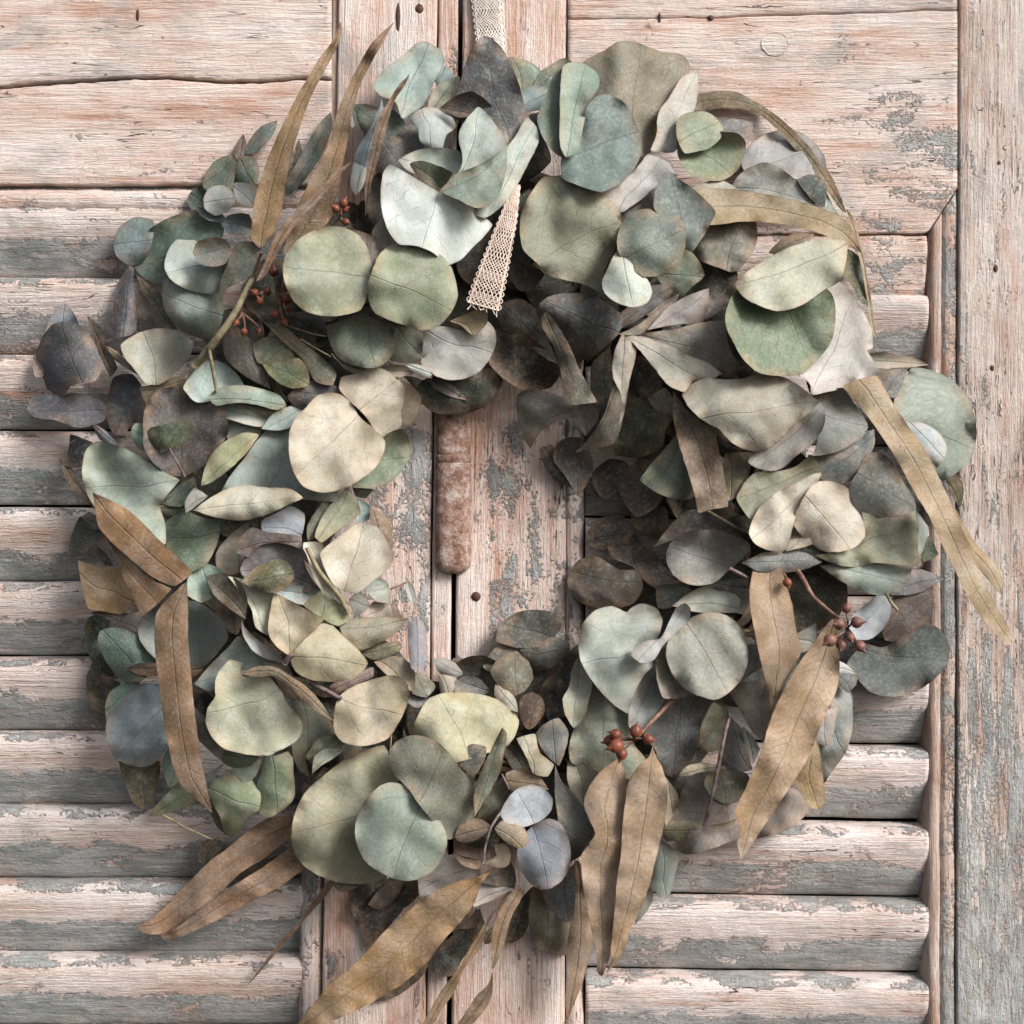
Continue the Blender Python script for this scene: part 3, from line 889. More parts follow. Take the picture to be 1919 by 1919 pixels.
# left middle
L('E', 4.4, (182, 188, 162), '550,860 490,900 465,980 465,1080 500,1180 560,1260 640,1330 760,1420 930,1440 930,1330 900,1220 960,1140 1010,1080 880,1010 760,930 640,880', (1005, 1080), (480, 1120), g=(-.05, .1), cup=-.15)
LL('E', 6.0, (184, 146, 98), '520,1150 640,1200 750,1270 850,1370 950,1470 1040,1550 1080,1600 980,1675 850,1620 720,1510 620,1420 550,1330 535,1250', (1030, 1650), (525, 1160))
LL('E', 5.0, (186, 150, 102), '590,1400 640,1440 680,1480 760,1560 860,1640 965,1690 900,1760 800,1845 740,1730 690,1620 650,1500', (890, 1780), (592, 1402))
LL('E', 4.0, (184, 154, 100), '440,1530 550,1560 670,1580 740,1660 780,1760 690,1832 600,1820 500,1800 460,1680', (740, 1760), (450, 1600))
L('E', 4.0, (132, 150, 114), '1040,1255 930,1320 930,1430 960,1520 1070,1590 1150,1560 1215,1450 1235,1310 1130,1285', (1230, 1370), (940, 1400), g=(-.05, .15))
L('E', 0.8, (112, 108, 92), '450,1280 420,1340 390,1430 390,1490 450,1502 530,1440 580,1370 520,1350', (560, 1370), (395, 1490))
L('E', 1.4, (116, 112, 120), '500,1258 560,1300 600,1360 480,1352 440,1300', (590, 1350), (445, 1290))
L('E', 1.2, (110, 92, 72), '540,1450 600,1500 640,1560 600,1560 550,1500', (630, 1550), (540, 1450))
L('E', 4.6, (168, 168, 176), '1640,1225 1540,1270 1470,1310 1475,1370 1580,1400 1680,1420 1710,1340 1712,1270', (1700, 1390), (1480, 1330))
L('E', 5.6, (132, 112, 106), '1420,1345 1350,1400 1335,1490 1390,1512 1460,1450 1560,1430 1695,1465 1695,1400 1600,1380 1500,1370', (1690, 1430), (1345, 1480), g=(.05, -.1))
L('E', 5.0, (148, 130, 132), '1460,1430 1390,1500 1350,1590 1400,1650 1600,1710 1750,1700 1750,1600 1700,1460 1560,1415', (1740, 1650), (1360, 1590))
L('E', 6.4, (116, 116, 66), '1550,1525 1450,1560 1390,1610 1358,1650 1450,1700 1540,1712 1620,1680 1656,1610 1620,1540', (1650, 1600), (1365, 1655), cup=.4)
L('E', 3.8, (164, 150, 122), '1400,1310 1280,1400 1215,1490 1220,1570 1290,1615 1360,1590 1380,1480 1400,1400', (1330, 1600), (1390, 1320))
L('E', 4.6, (160, 180, 154), '1150,1550 1060,1620 1050,1720 1130,1770 1190,1740 1230,1680 1280,1640 1240,1580', (1200, 1740), (1140, 1555))
L('E', 5.6, (124, 112, 88), '1160,1620 1250,1605 1340,1640 1390,1740 1380,1860 1260,1780 1200,1720', (1380, 1840), (1165, 1625), cup=-.3)
L('E', 4.4, (170, 178, 178), '1550,1700 1640,1680 1760,1680 1810,1720 1720,1780 1600,1740', (1800, 1720), (1555, 1705))
L('E', 3.2, (108, 116, 96), '1190,1500 1250,1440 1220,1560 1120,1600 1100,1560', (1110, 1590), (1240, 1450))
# inner left, round the cream leaves
L('F', 6.2, (212, 192, 158), '380,588 290,600 220,670 170,720 130,800 128,950 150,1030 200,1110 310,1150 420,1130 520,1080 610,1010 655,930 665,860 600,790 525,725 500,690 470,640 420,600', (510, 700), (170, 1060), g=(-.08, .12), cup=.12, wave=.7)
L('F', 5.2, (208, 186, 152), '500,480 420,500 405,560 450,620 520,685 570,740 620,820 680,842 730,800 775,750 800,680 785,580 740,510 640,450 560,455', (515, 690), (740, 520), g=(-.25, .05), cup=.3)
L('F', 4.4, (188, 160, 128), '770,520 830,560 870,620 850,700 800,770 760,785 740,700 740,600', (740, 700), (850, 590))
L('F', 4.4, (150, 158, 124), '770,790 803,860 803,950 750,1040 680,1100 580,1122 480,1110 560,980 620,880 690,810', (520, 950), (800, 960), g=(.05, .1))
L('F', 3.0, (128, 140, 116), '480,1120 600,1130 560,1180 500,1170', (480, 1130), (600, 1135))
L('F', 4.8, (164, 168, 122), '450,1120 400,1170 340,1240 290,1330 270,1400 305,1432 390,1370 470,1310 525,1270 510,1190', (290, 1420), (455, 1125), g=(-.1, .15))
L('F', 4.2, (150, 152, 118), '330,1190 270,1260 225,1350 230,1420 280,1400 330,1290 370,1220', (250, 1420), (330, 1195))
L('F', 5.8, (206, 188, 158), '520,1318 430,1380 350,1440 300,1490 330,1590 380,1670 430,1705 510,1715 600,1645 690,1570 715,1510 680,1430 640,1360 590,1328', (425, 1705), (550, 1325), g=(-.05, .15), wave=.8)
L('F', 4.6, (160, 130, 102), '580,1240 640,1260 690,1310 708,1420 700,1490 640,1460 590,1360', (640, 1470), (600, 1245))
L('F', 4.0, (166, 182, 172), '510,1180 575,1220 575,1300 520,1330 490,1260', (500, 1320), (540, 1190))
L('F', 5.2, (204, 194, 162), '207,1430 260,1425 315,1435 320,1520 350,1610 410,1720 460,1835 360,1750 260,1640 212,1540', (455, 1820), (230, 1432), cup=-.4)
L('F', 4.4, (176, 176, 156), '550,1690 620,1620 680,1660 695,1770 620,1762', (690, 1690), (555, 1700))
L('F', 3.6, (178, 176, 164), '780,1620 830,1690 842,1800 810,1770 780,1700', (830, 1780), (782, 1622))
L('F', 4.2, (160, 158, 140), '460,1750 520,1700 580,1780 500,1850', (470, 1750), (560, 1790))
L('F', 3.8, (198, 170, 150), '540,1840 600,1765 690,1755 710,1860 620,1880', (560, 1850), (700, 1770))
L('F', 3.0, (110, 92, 80), '680,1760 740,1800 760,1880 700,1880', (700, 1870), (690, 1765))
# pair on the upper left and what hangs under it
L('B', 7.2, (172, 176, 130), '350,1272 250,1300 150,1370 100,1450 93,1550 130,1660 200,1740 320,1777 440,1770 530,1740 562,1670 582,1560 587,1480 570,1400 520,1330 440,1280', (588, 1550), (98, 1500), g=(-.06, .06), cup=.12, wave=.7)
L('B', 7.5, (168, 174, 128), '730,1362 640,1420 600,1500 570,1600 573,1690 610,1760 690,1800 780,1830 870,1858 970,1830 1040,1750 1072,1680 1067,1600 1030,1490 960,1420 860,1370', (592, 1550), (1040, 1740), g=(.02, .1), cup=.14, wave=.7)
L('B', 6.2, (140, 114, 98), '440,1275 540,1305 620,1340 658,1400 640,1480 590,1520 520,1450', (570, 1500), (560, 1300))
L('B', 5.8, (176, 154, 130), '590,1310 650,1210 720,1310 760,1370 690,1400 650,1400', (690, 1390), (650, 1215))
L('F', 5.6, (140, 144, 116), '338,210 450,170 540,140 640,190 715,230 722,330 690,400 610,448 500,440 400,390 350,300', (540, 200), (620, 445), g=(0, .12))
L('F', 5.2, (164, 168, 136), '730,215 830,230 900,280 912,350 860,412 780,422 690,405 700,300', (740, 230), (880, 400))
L('F', 5.6, (196, 186, 172), '1240,185 1285,240 1285,320 1245,410 1180,480 1100,512 1000,512 930,480 870,430 880,310 880,220 1000,215 1150,240', (890, 240), (1270, 380), g=(-.15, .1), cup=-.1)
L('F', 6.4, (200, 178, 132), '1030,185 1130,140 1232,108 1243,180 1205,240 1160,268 1100,215', (1035, 185), (1160, 265), g=(0, .1))
L('F', 6.2, (206, 200, 184), '778,425 850,430 920,460 945,490 880,502 820,470', (780, 428), (940, 492))
L('F', 5.0, (206, 182, 156), '355,355 420,420 530,460 640,440 560,495 440,455', (640, 445), (357, 358))
L('F', 4.6, (192, 172, 146), '640,440 760,430 840,470 800,490 720,500 660,480', (650, 450), (830, 475))
L('F', 4.2, (140, 124, 114), '890,505 1010,520 1060,560 1132,632 1020,605 940,560', (900, 510), (1130, 630))
L('F', 3.8, (92, 94, 78), '870,520 980,500 1100,490 1250,450 1330,520 1270,620 1175,690 1050,708 950,702 880,655 850,590', (1180, 470), (960, 700), g=(0, -.2))
L('F', 3.4, (116, 118, 104), '760,490 840,500 900,540 900,640 860,660 840,580', (770, 500), (880, 650))
# small stuff between the twig and the cream leaves
L('E', 3.8, (132, 116, 100), '1300,190 1260,260 1265,390 1330,460 1440,530 1520,565 1500,480 1440,370 1370,250', (1510, 560), (1300, 195), cup=.35)
L('E', 4.0, (122, 138, 98), '1500,273 1420,320 1450,420 1560,430 1660,390 1600,310', (1480, 410), (1620, 340), g=(0, .2))
L('E', 4.8, (122, 136, 84), '1465,412 1580,410 1680,393 1733,460 1735,545 1650,565 1580,540 1500,470', (1470, 415), (1730, 540), g=(0, .25))
L('E', 4.2, (126, 122, 94), '1480,190 1600,220 1700,300 1820,400 1892,480 1872,545 1780,530 1700,400 1600,310', (1490, 195), (1885, 530), g=(-.1, .1))
L('E', 4.4, (120, 110, 108), '1615,610 1690,540 1800,513 1890,550 1920,600 1860,640 1740,680 1650,660', (1900, 620), (1640, 590))
L('E', 3.0, (96, 96, 88), '1600,150 1740,130 1830,200 1850,280 1760,260 1680,240', (1840, 270), (1610, 155))
L('E', 3.2, (104, 88, 74), '1480,440 1540,520 1620,640 1590,650 1530,560', (1610, 640), (1485, 445))
# top
L('B', 6.8, (226, 222, 206), '690,923 660,960 640,1080 650,1200 690,1310 740,1370 850,1385 940,1425 1010,1492 1090,1460 1160,1390 1230,1320 1268,1265 1200,1200 1100,1140 990,1090 900,1040 780,970', (975, 1090), (880, 1400), g=(-.05, .14), cup=.1, wave=.5)
L('B', 7.4, (196, 200, 180), '1190,600 1130,660 1083,740 1090,830 1105,890 1075,975 1150,960 1250,900 1348,805 1300,720 1240,640', (1100, 960), (1190, 605), g=(.1, .15), cup=-.25)
L('B', 7.9, (156, 166, 142), '975,1080 1050,985 1150,945 1260,885 1348,800 1350,900 1332,1020 1300,1100 1240,1162 1170,1168 1080,1125', (980, 1080), (1345, 850), g=(-.05, .1), cup=-.25)
L('B', 7.2, (116, 132, 100), '803,920 860,903 960,930 1045,970 1000,1045 960,1065 900,1030 830,970', (975, 1055), (810, 920), g=(.1, -.1))
L('B', 5.8, (204, 204, 184), '740,900 830,850 950,830 1080,850 1120,960 1000,1040 900,1000 780,950', (1050, 980), (760, 890), g=(0, .2))
L('B', 6.2, (198, 202, 182), '1460,660 1522,720 1528,800 1480,900 1400,1050 1300,1180 1220,1225 1150,1200 1240,1120 1320,1000 1340,850 1400,760', (1230, 1200), (1500, 700), g=(-.15, .1))
L('B', 5.0, (104, 98, 98), '1220,203 1160,260 1120,350 1090,450 1060,540 1000,620 1080,680 1180,700 1250,720 1320,780 1370,812 1420,795 1452,720 1457,640 1430,520 1390,400 1330,280 1270,220', (1380, 790), (1220, 205), cup=.25, g=(0, -.05))
L('B', 5.6, (104, 96, 96), '975,605 1060,540 1150,513 1230,560 1300,650 1345,745 1250,680 1180,650 1080,660', (1340, 740), (985, 605), g=(0, -.25))
L('B', 4.0, (166, 180, 164), '890,233 830,260 740,330 650,400 598,490 640,540 720,570 760,662 820,635 880,590 915,520 950,440 1002,340 970,280', (760, 650), (910, 245), g=(-.1, .1), cup=-.2)
L('B', 2.8, (156, 174, 164), '1000,370 1062,430 1040,480 960,480 930,440', (950, 470), (1005, 375))
L('B', 3.4, (146, 158, 132), '1085,430 980,460 930,520 905,600 960,620 1040,560 1085,490', (930, 610), (1080, 435), wave=1.6)
L('B', 4.8, (184, 184, 172), '890,603 820,640 798,670 850,720 860,790 920,832 990,832 1010,760 1060,720 1085,670 1000,640 960,610', (930, 820), (870, 610), cup=.5, wave=1.6)
L('B', 3.6, (128, 138, 116), '470,592 540,583 620,600 700,610 760,660 785,710 740,770 660,800 600,830 540,740 500,660', (700, 790), (480, 595))
L('B', 4.6, (160, 172, 176), '645,555 605,680 530,800 490,890 520,950 560,960 590,860 630,750 660,620', (540, 955), (648, 560), cup=.3)
L('B', 4.4, (188, 196, 180), '490,910 468,1050 500,1097 535,1060 560,950', (530, 930), (500, 1095))
L('B', 4.0, (176, 168, 158), '465,600 500,620 510,690 480,720 465,680', (500, 710), (470, 605))
L('B', 4.2, (110, 100, 92), '640,780 740,770 830,860 800,940 700,980 610,960 600,880', (780, 940), (650, 785))
L('B', 3.4, (124, 128, 134), '730,760 810,700 880,720 880,840 810,860 770,810', (870, 830), (740, 760))
L('B', 2.8, (92, 96, 84), '560,1050 640,960 720,1000 700,1150 640,1290 580,1240', (640, 1270), (620, 970))
L('B', 1.6, (124, 138, 110), '1360,318 1430,330 1500,360 1545,400 1520,470 1440,530 1390,440', (1440, 520), (1380, 320))
L('B', 2.2, (108, 122, 96), '1540,405 1620,350 1680,323 1730,365 1680,420 1580,500 1490,500', (1500, 500), (1690, 328))
L('B', 3.0, (162, 176, 172), '1420,520 1500,480 1585,498 1570,600 1500,625 1430,620', (1430, 600), (1580, 510))
L('B', 3.0, (104, 112, 96), '1470,650 1560,620 1560,760 1600,900 1500,1000 1400,1050 1480,900 1530,780', (1560, 900), (1500, 640))
# upper right
L('C', 6.4, (158, 174, 148), '170,365 230,348 310,370 372,440 362,500 312,580 282,700 245,860 180,885 150,820 148,680 150,500', (180, 880), (280, 355), g=(-.12, .12), cup=-.2)  # lit half of a folded leaf: the light is put into its paler colour
L('C', 6.0, (124, 140, 116), '175,365 110,430 60,560 20,660 50,770 130,870 170,885 160,700 160,500', (150, 875), (170, 370), g=(.3, 0))
L('C', 5.6, (126, 142, 130), '400,528 330,560 290,620 250,760 160,880 160,1000 260,1045 380,1078 480,1035 560,960 602,860 597,760 560,660 500,570', (165, 890), (590, 740), g=(-.1, .2), cup=-.3)
L('C', 2.6, (158, 144, 112), '480,233 400,280 280,350 250,440 300,600 430,760 560,880 660,855 720,720 800,570 860,450 883,370 840,310 720,290 640,260 560,233', (560, 860), (600, 240), g=(-.05, .1))
L('C', 3.8, (196, 182, 164), '925,398 840,430 760,550 700,640 690,760 655,845 790,855 850,750 900,640 925,500', (720, 850), (920, 405), g=(-.12, .1), cup=-.25)
L('C', 4.4, (150, 160, 118), '805,780 830,720 930,700 1060,740 1150,750 1193,800 1182,880 1150,950 1070,1012 960,1012 880,980 820,900', (820, 790), (1120, 990), g=(-.05, .2))
L('C', 5.2, (156, 164, 124), '885,628 990,635 1067,720 1052,775 995,830 925,850 850,862 805,770 810,670', (830, 800), (1030, 680), g=(-.05, .2), cup=.35)
L('C', 4.0, (80, 84, 62), '925,600 945,578 975,600 990,640 930,650', (940, 645), (950, 580))
LL('C', 1.2, (134, 116, 70), '885,545 960,520 1120,513 1250,570 1380,660 1470,740 1570,850 1680,1000 1760,1200 1740,1190 1640,1060 1520,900 1380,740 1260,640 1130,605 1000,615 885,620', (885, 590), (1755, 1190))
LL('D', 0.8, (186, 168, 124), '920,1170 960,1220 1000,1360 1040,1560 1070,1740 1090,1900 1070,1880 1040,1700 1000,1480 950,1290', (925, 1180), (1088, 1895))
L('D', 0.6, (92, 96, 52), '930,1400 990,1440 1030,1580 1045,1720 1000,1700 950,1600 890,1540', (930, 1420), (1040, 1710))
L('C', 2.6, (138, 126, 118), '1030,660 1130,668 1233,690 1212,795 1180,830 1100,800 1040,740', (1060, 760), (1230, 700))
L('C', 2.4, (174, 162, 154), '1400,728 1290,760 1210,830 1168,920 1200,980 1330,960 1430,980 1500,1030 1590,1000 1645,1000 1642,900 1580,800 1490,740', (1230, 980), (1590, 820), g=(.05, .1))
L('C', 3.2, (164, 156, 142), '1300,912 1200,950 1140,1000 1115,1050 1200,1090 1320,1110 1450,1140 1585,1150 1540,1060 1460,1000 1380,940', (1130, 1060), (1580, 1145), g=(0, .1))
L('C', 2.8, (84, 92, 80), '1480,1010 1560,978 1625,1000 1648,1060 1635,1165 1570,1130 1520,1070', (1540, 1120), (1600, 985))
L('C', 1.6, (186, 190, 164), '1640,1060 1670,1130 1720,1220 1690,1230 1640,1180', (1650, 1180), (1645, 1065))
L('C', 4.4, (178, 168, 144), '880,1060 960,1025 1060,1015 1150,1060 1060,1100 940,1100', (900, 1080), (1140, 1060))
LL('C', 5.2, (194, 176, 124), '860,1070 1000,1058 1200,1075 1400,1110 1600,1165 1740,1228 1815,1330 1842,1422 1740,1370 1600,1310 1400,1262 1200,1245 1000,1265 860,1260', (870, 1160), (1840, 1420), g=(0, .12), cup=.1)
L('C', 3.8, (146, 132, 108), '940,1240 1250,1250 1258,1330 1242,1400 1180,1490 1120,1532 1040,1505 930,1460 870,1390', (1080, 1500), (1200, 1270), wave=1.5)
L('C', 2.6, (150, 124, 88), '1320,1420 1400,1340 1500,1310 1580,1320 1480,1390 1380,1440', (1330, 1420), (1570, 1318))
L('C', 6.0, (158, 156, 120), '60,993 180,998 290,1050 400,1100 480,1180 492,1270 450,1420 400,1520 392,1665 300,1605 180,1575 80,1545 20,1480 -60,1400 -70,1200 0,1060', (15, 1480), (488, 1240), g=(-.05, .12), cup=.2)
L('C', 3.6, (116, 122, 100), '-120,1150 -20,1060 20,1200 0,1380 -40,1560 -110,1540 -160,1380', (-40, 1540), (-40, 1090))
L('C', 4.8, (202, 188, 178), '640,868 740,900 810,990 740,1010 690,1050 600,1125 490,1195 455,1150 375,1080 500,1020 590,930', (480, 1180), (700, 890), g=(-.1, .1))
L('C', 4.4, (140, 116, 108), '490,1190 600,1110 690,1030 720,1180 620,1240 520,1250', (500, 1220), (700, 1060))
L('C', 6.4, (124, 132, 118), '740,968 690,1050 680,1180 760,1260 830,1320 850,1400 890,1415 950,1335 1000,1250 1022,1190 930,1090 840,1020', (840, 1380), (760, 985), g=(-.1, .1))
L('C', 7.3, (138, 142, 122), '640,1173 540,1200 490,1270 468,1360 480,1430 550,1512 640,1557 740,1532 830,1460 853,1370 850,1270 790,1200 720,1180', (515, 1455), (840, 1290), g=(-.05, .15))
L('C', 7.8, (206, 206, 184), '465,1413 420,1500 383,1590 400,1650 470,1702 560,1727 640,1702 667,1640 640,1570 570,1500 520,1450', (505, 1440), (560, 1725), g=(0, .15))
L('C', 4.6, (136, 146, 116), '860,1398 910,1440 962,1550 880,1622 830,1672 770,1645 690,1560 780,1490', (720, 1540), (950, 1560))
L('C', 4.4, (152, 140, 132), '690,1555 760,1600 782,1640 700,1722 600,1792 490,1845 470,1780 560,1700', (485, 1830), (770, 1620))
L('C', 5.2, (152, 134, 112), '470,1880 600,1820 720,1700 820,1650 790,1720 700,1800 600,1880', (480, 1880), (810, 1655))
L('G', 5.0, (176, 158, 148), '640,235 760,100 870,40 985,0 982,100 955,185 800,205', (660, 235), (980, 20), g=(-.1, .1))
L('G', 3.6, (140, 124, 118), '950,180 980,30 1060,60 1110,80 1020,150', (960, 170), (1100, 80))
L('C', 6.8, (190, 184, 146), '1762,1360 1640,1343 1500,1370 1370,1420 1240,1500 1160,1560 1133,1600 1170,1660 1250,1710 1370,1748 1500,1720 1620,1640 1720,1580 1755,1480', (1760, 1370), (1140, 1600), g=(-.03, .2), cup=.2)
L('G', 6.0, (136, 150, 108), '1140,10 1090,100 1078,200 1120,300 1180,400 1260,472 1380,492 1500,482 1600,400 1672,300 1697,180 1685,50 1600,-40 1400,-80 1240,-60', (1380, 0), (1560, 430), g=(-.05, .05), cup=-.3)
L('H', 4.8, (206, 188, 174), '800,-20 870,-40 930,0 1000,100 1062,230 1067,340 1040,350 1080,420 1117,480 1000,522 900,562 720,602 720,550 660,470 700,300 760,100', (730, 580), (960, 40), g=(-.08, .1))
L('H', 2.6, (176, 164, 140), '1040,370 1140,358 1220,380 1300,388 1383,432 1290,445 1180,450 1080,470', (1050, 420), (1380, 430))
L('H', 3.2, (140, 130, 120), '1090,450 1180,455 1268,448 1245,510 1195,620 1130,600', (1140, 600), (1260, 452))
# right side
L('H', 3.0, (158, 162, 138), '1290,448 1240,520 1195,610 1190,720 1240,800 1330,900 1400,1000 1460,1085 1560,1025 1620,960 1652,860 1642,720 1592,600 1520,520 1420,468', (1250, 800), (1630, 900), g=(-.1, .08), cup=.3)
L('H', 4.8, (178, 182, 180), '1240,750 1350,758 1440,810 1485,890 1475,960 1430,1010 1370,940 1310,850', (1260, 760), (1470, 960))
L('H', 4.4, (154, 150, 136), '740,600 900,560 960,640 1043,780 1015,835 950,880 860,925 730,945 760,850 770,700', (780, 690), (1030, 790))
L('H', 3.8, (134, 134, 126), '700,935 860,920 960,860 1030,800 1075,790 1080,880 1040,960 1000,1055 900,1098 800,1085 740,1020', (1060, 830), (780, 1060))
L('H', 4.4, (124, 122, 108), '1060,922 1120,928 1180,980 1250,1100 1307,1200 1312,1255 1220,1283 1120,1288 1020,1255 960,1190 943,1100 990,1020 1010,960', (985, 1050), (1290, 1240), g=(-.05, .05))
LL('X', 8.2, (192, 174, 126), '1580,722 1642,704 1670,750 1700,795 1735,845 1760,895 1790,960 1815,1020 1840,1080 1870,1140 1901,1200 1890,1208 1850,1170 1815,1120 1785,1060 1760,1010 1740,965 1715,925 1680,860 1640,800 1610,760', (1610, 715), (1899, 1206), g=(-.22, -.08), cup=.12)
LL('X', 5.6, (198, 180, 132), '1764,905 1800,970 1830,1020 1860,1050 1879,1085 1878,1117 1860,1097 1835,1067 1810,1040 1785,990', (1770, 915), (1877, 1115), g=(-.2, -.05))
L('H', 6.4, (220, 202, 172), '775,1035 720,1050 640,1095 540,1140 460,1200 400,1290 373,1380 400,1430 480,1472 560,1483 595,1450 615,1360 655,1240 705,1130 765,1080 785,1050', (765, 1055), (400, 1410), g=(-.15, .05), cup=.3)
L('H', 6.2, (208, 188, 162), '800,1083 740,1098 695,1150 655,1230 620,1320 680,1400 770,1462 870,1482 980,1452 1028,1380 1002,1280 942,1200 932,1130 870,1093', (690, 1180), (940, 1460), g=(-.05, .1), cup=.2)
L('H', 5.2, (176, 156, 130), '580,1480 610,1340 700,1380 730,1440 660,1462', (700, 1400), (590, 1475))
L('H', 5.2, (166, 162, 124), '720,938 640,1000 520,1030 410,1035 360,1080 320,1140 303,1180 340,1250 380,1300 450,1260 560,1180 660,1100 750,1050 783,1028 760,975', (770, 1010), (320, 1180), g=(-.1, .1))
L('H', 5.4, (176, 164, 152), '780,640 803,720 785,800 725,880 645,940 565,1010 500,1028 420,1012 370,980 400,900 520,860 640,760 730,670', (790, 660), (400, 990), g=(0, .05), cup=.2)
L('H', 6.6, (182, 168, 142), '120,508 50,540 -3,590 30,660 110,740 200,790 280,870 370,912 430,917 530,872 620,775 690,720 770,640 720,600 660,550 560,498 430,483 350,505 250,513', (100, 738), (765, 640), g=(-.05, .1), cup=.15)
L('H', 4.2, (138, 104, 82), '680,470 760,470 790,600 770,640 720,600 700,540', (700, 480), (770, 630))
L('G', 5.4, (150, 138, 120), '1080,183 940,193 800,228 660,248 580,268 690,330 820,400 960,450 1080,500 1150,445 1162,430 1122,380 1092,300', (590, 265), (1150, 430), g=(.1, -.15))
L('G', 6.2, (192, 182, 160), '508,262 590,268 720,300 860,372 1000,430 1065,480 1000,515 900,520 850,582 780,562 700,480 630,390 570,320', (512, 264), (960, 500), g=(-.1, .2), cup=-.2)  # lit part of the fold above, light painted into its paler colour
L('G', 6.2, (194, 178, 156), '500,258 460,340 443,430 450,510 492,600 487,700 478,782 512,690 525,600 545,500 575,380 580,330 525,280', (505, 262), (480, 780), g=(-.2, 0))
L('G', 5.0, (146, 130, 110), '440,540 400,700 330,820 238,922 340,903 450,872 490,790 510,620', (450, 560), (242, 920), g=(.2, 0))
L('G', 3.8, (106, 108, 74), '500,600 620,630 700,680 785,735 740,800 730,880 600,952 480,942 350,905 450,850', (520, 620), (580, 945), g=(.1, -.1))
LL('G', 6.0, (150, 130, 98), '785,575 860,680 960,760 1020,830 1050,950 1080,1100 1092,1228 1010,1242 928,1263 900,1140 850,980 810,850 783,720', (795, 590), (1010, 1250), g=(-.1, 0), cup=-.1, wave=1.0)
L('G', 4.8, (136, 140, 108), '815,800 740,900 660,990 598,1080 680,1142 760,1177 880,1185 930,1130 880,980', (840, 830), (640, 1100), g=(0, .1))
L('G', 2.8, (120, 92, 80), '700,878 610,900 585,960 500,1040 478,1110 510,1210 580,1288 650,1262 720,1190 720,1000', (690, 960), (560, 1280))
L('G', 2.6, (112, 86, 74), '590,900 640,880 690,890 700,1000 620,1050 590,980', (680, 1000), (600, 900))
L('G', 4.2, (142, 132, 96), '1080,930 1235,925 1205,1060 1155,1170 1090,1195 1060,1080', (1100, 950), (1120, 1190))
L('G', 3.4, (100, 84, 72), '1040,800 1150,870 1240,920 1180,960 1060,950 1020,880', (1040, 840), (1230, 920))
L('G', 5.6, (104, 100, 98), '200,28 80,50 10,120 55,200 180,322 300,408 400,332 482,250 505,170 425,90 320,40', (475, 250), (60, 80), g=(.05, -.1))
L('G', 6.2, (128, 118, 96), '48,105 130,200 200,320 260,460 355,640 290,650 180,655 160,500 110,330 45,200', (55, 115), (270, 650), g=(.15, 0))
L('F', 3.2, (104, 82, 66), '1260,230 1400,240 1550,330 1650,470 1600,555 1450,572 1320,500 1245,410', (1580, 540), (1280, 250), g=(0, -.2))
L('F', 3.8, (118, 108, 92), '1290,100 1420,60 1520,120 1580,280 1640,430 1560,390 1440,290 1320,220', (1340, 110), (1630, 420))
L('C', 4.0, (104, 100, 92), '-140,1420 -20,1480 60,1540 0,1620 -60,1640 -140,1560', (40, 1560), (-130, 1430))
L('F', 3.6, (156, 142, 128), '1410,600 1470,568 1560,578 1720,650 1745,720 1600,765 1530,822 1480,905 1440,820 1407,700', (1700, 690), (1480, 900), g=(.1, -.05))
L('F', 4.6, (160, 138, 118), '1720,650 1790,640 1870,690 1850,760 1790,830 1740,740', (1750, 660), (1800, 820))
L('G', 2.6, (116, 102, 90), '115,905 160,850 260,840 310,900 335,1000 300,1100 250,1172 180,1060 110,960', (250, 850), (250, 1165))
L('G', 2.2, (104, 86, 74), '35,900 100,880 150,1000 220,1120 150,1100 70,1020', (60, 890), (215, 1115))
L('G', 4.6, (112, 108, 92), '330,420 430,330 450,480 420,620 350,660 320,560', (380, 640), (420, 350))
L('G', 4.6, (130, 118, 100), '640,620 740,560 790,640 780,730 700,700', (650, 620), (770, 720))
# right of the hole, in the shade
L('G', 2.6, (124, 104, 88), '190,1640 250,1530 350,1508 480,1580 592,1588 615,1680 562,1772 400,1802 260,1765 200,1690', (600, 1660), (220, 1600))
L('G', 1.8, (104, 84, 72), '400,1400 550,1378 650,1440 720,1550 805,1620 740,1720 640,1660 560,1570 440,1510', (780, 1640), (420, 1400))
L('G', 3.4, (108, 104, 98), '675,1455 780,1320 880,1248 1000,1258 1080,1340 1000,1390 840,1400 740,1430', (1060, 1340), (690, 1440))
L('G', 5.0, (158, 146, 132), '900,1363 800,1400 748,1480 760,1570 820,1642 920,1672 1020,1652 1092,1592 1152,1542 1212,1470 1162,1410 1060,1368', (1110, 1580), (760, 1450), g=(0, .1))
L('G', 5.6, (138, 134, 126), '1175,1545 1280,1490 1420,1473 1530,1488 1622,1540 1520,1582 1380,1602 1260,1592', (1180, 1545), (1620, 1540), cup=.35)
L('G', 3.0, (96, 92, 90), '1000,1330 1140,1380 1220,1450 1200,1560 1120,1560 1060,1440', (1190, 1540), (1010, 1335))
L('H', 4.6, (176, 184, 164), '1290,1565 1272,1640 1222,1702 1120,1728 1000,1702 900,1652 770,1560 950,1540 1100,1520', (820, 1570), (1260, 1660), g=(0, .15))
L('H', 5.2, (168, 168, 128), '1010,1260 1180,1290 1305,1255 1325,1360 1325,1470 1343,1562 1200,1555 1080,1545 960,1568 860,1552 740,1500 900,1480 1000,1430 1020,1350', (800, 1500), (1310, 1300), g=(0, .1), wave=1.4)
L('H', 4.0, (206, 206, 188), '1305,1240 1382,1350 1372,1420 1325,1530 1290,1400', (1310, 1500), (1320, 1250))
L('H', 1.6, (142, 132, 134), '1170,1725 1280,1575 1370,1588 1473,1632 1400,1682 1290,1722', (1190, 1715), (1470, 1632), g=(0, .2), cup=.3)
L('H', 1.2, (86, 102, 56), '1480,1070 1540,1045 1583,1130 1562,1235 1510,1160', (1500, 1080), (1560, 1230))
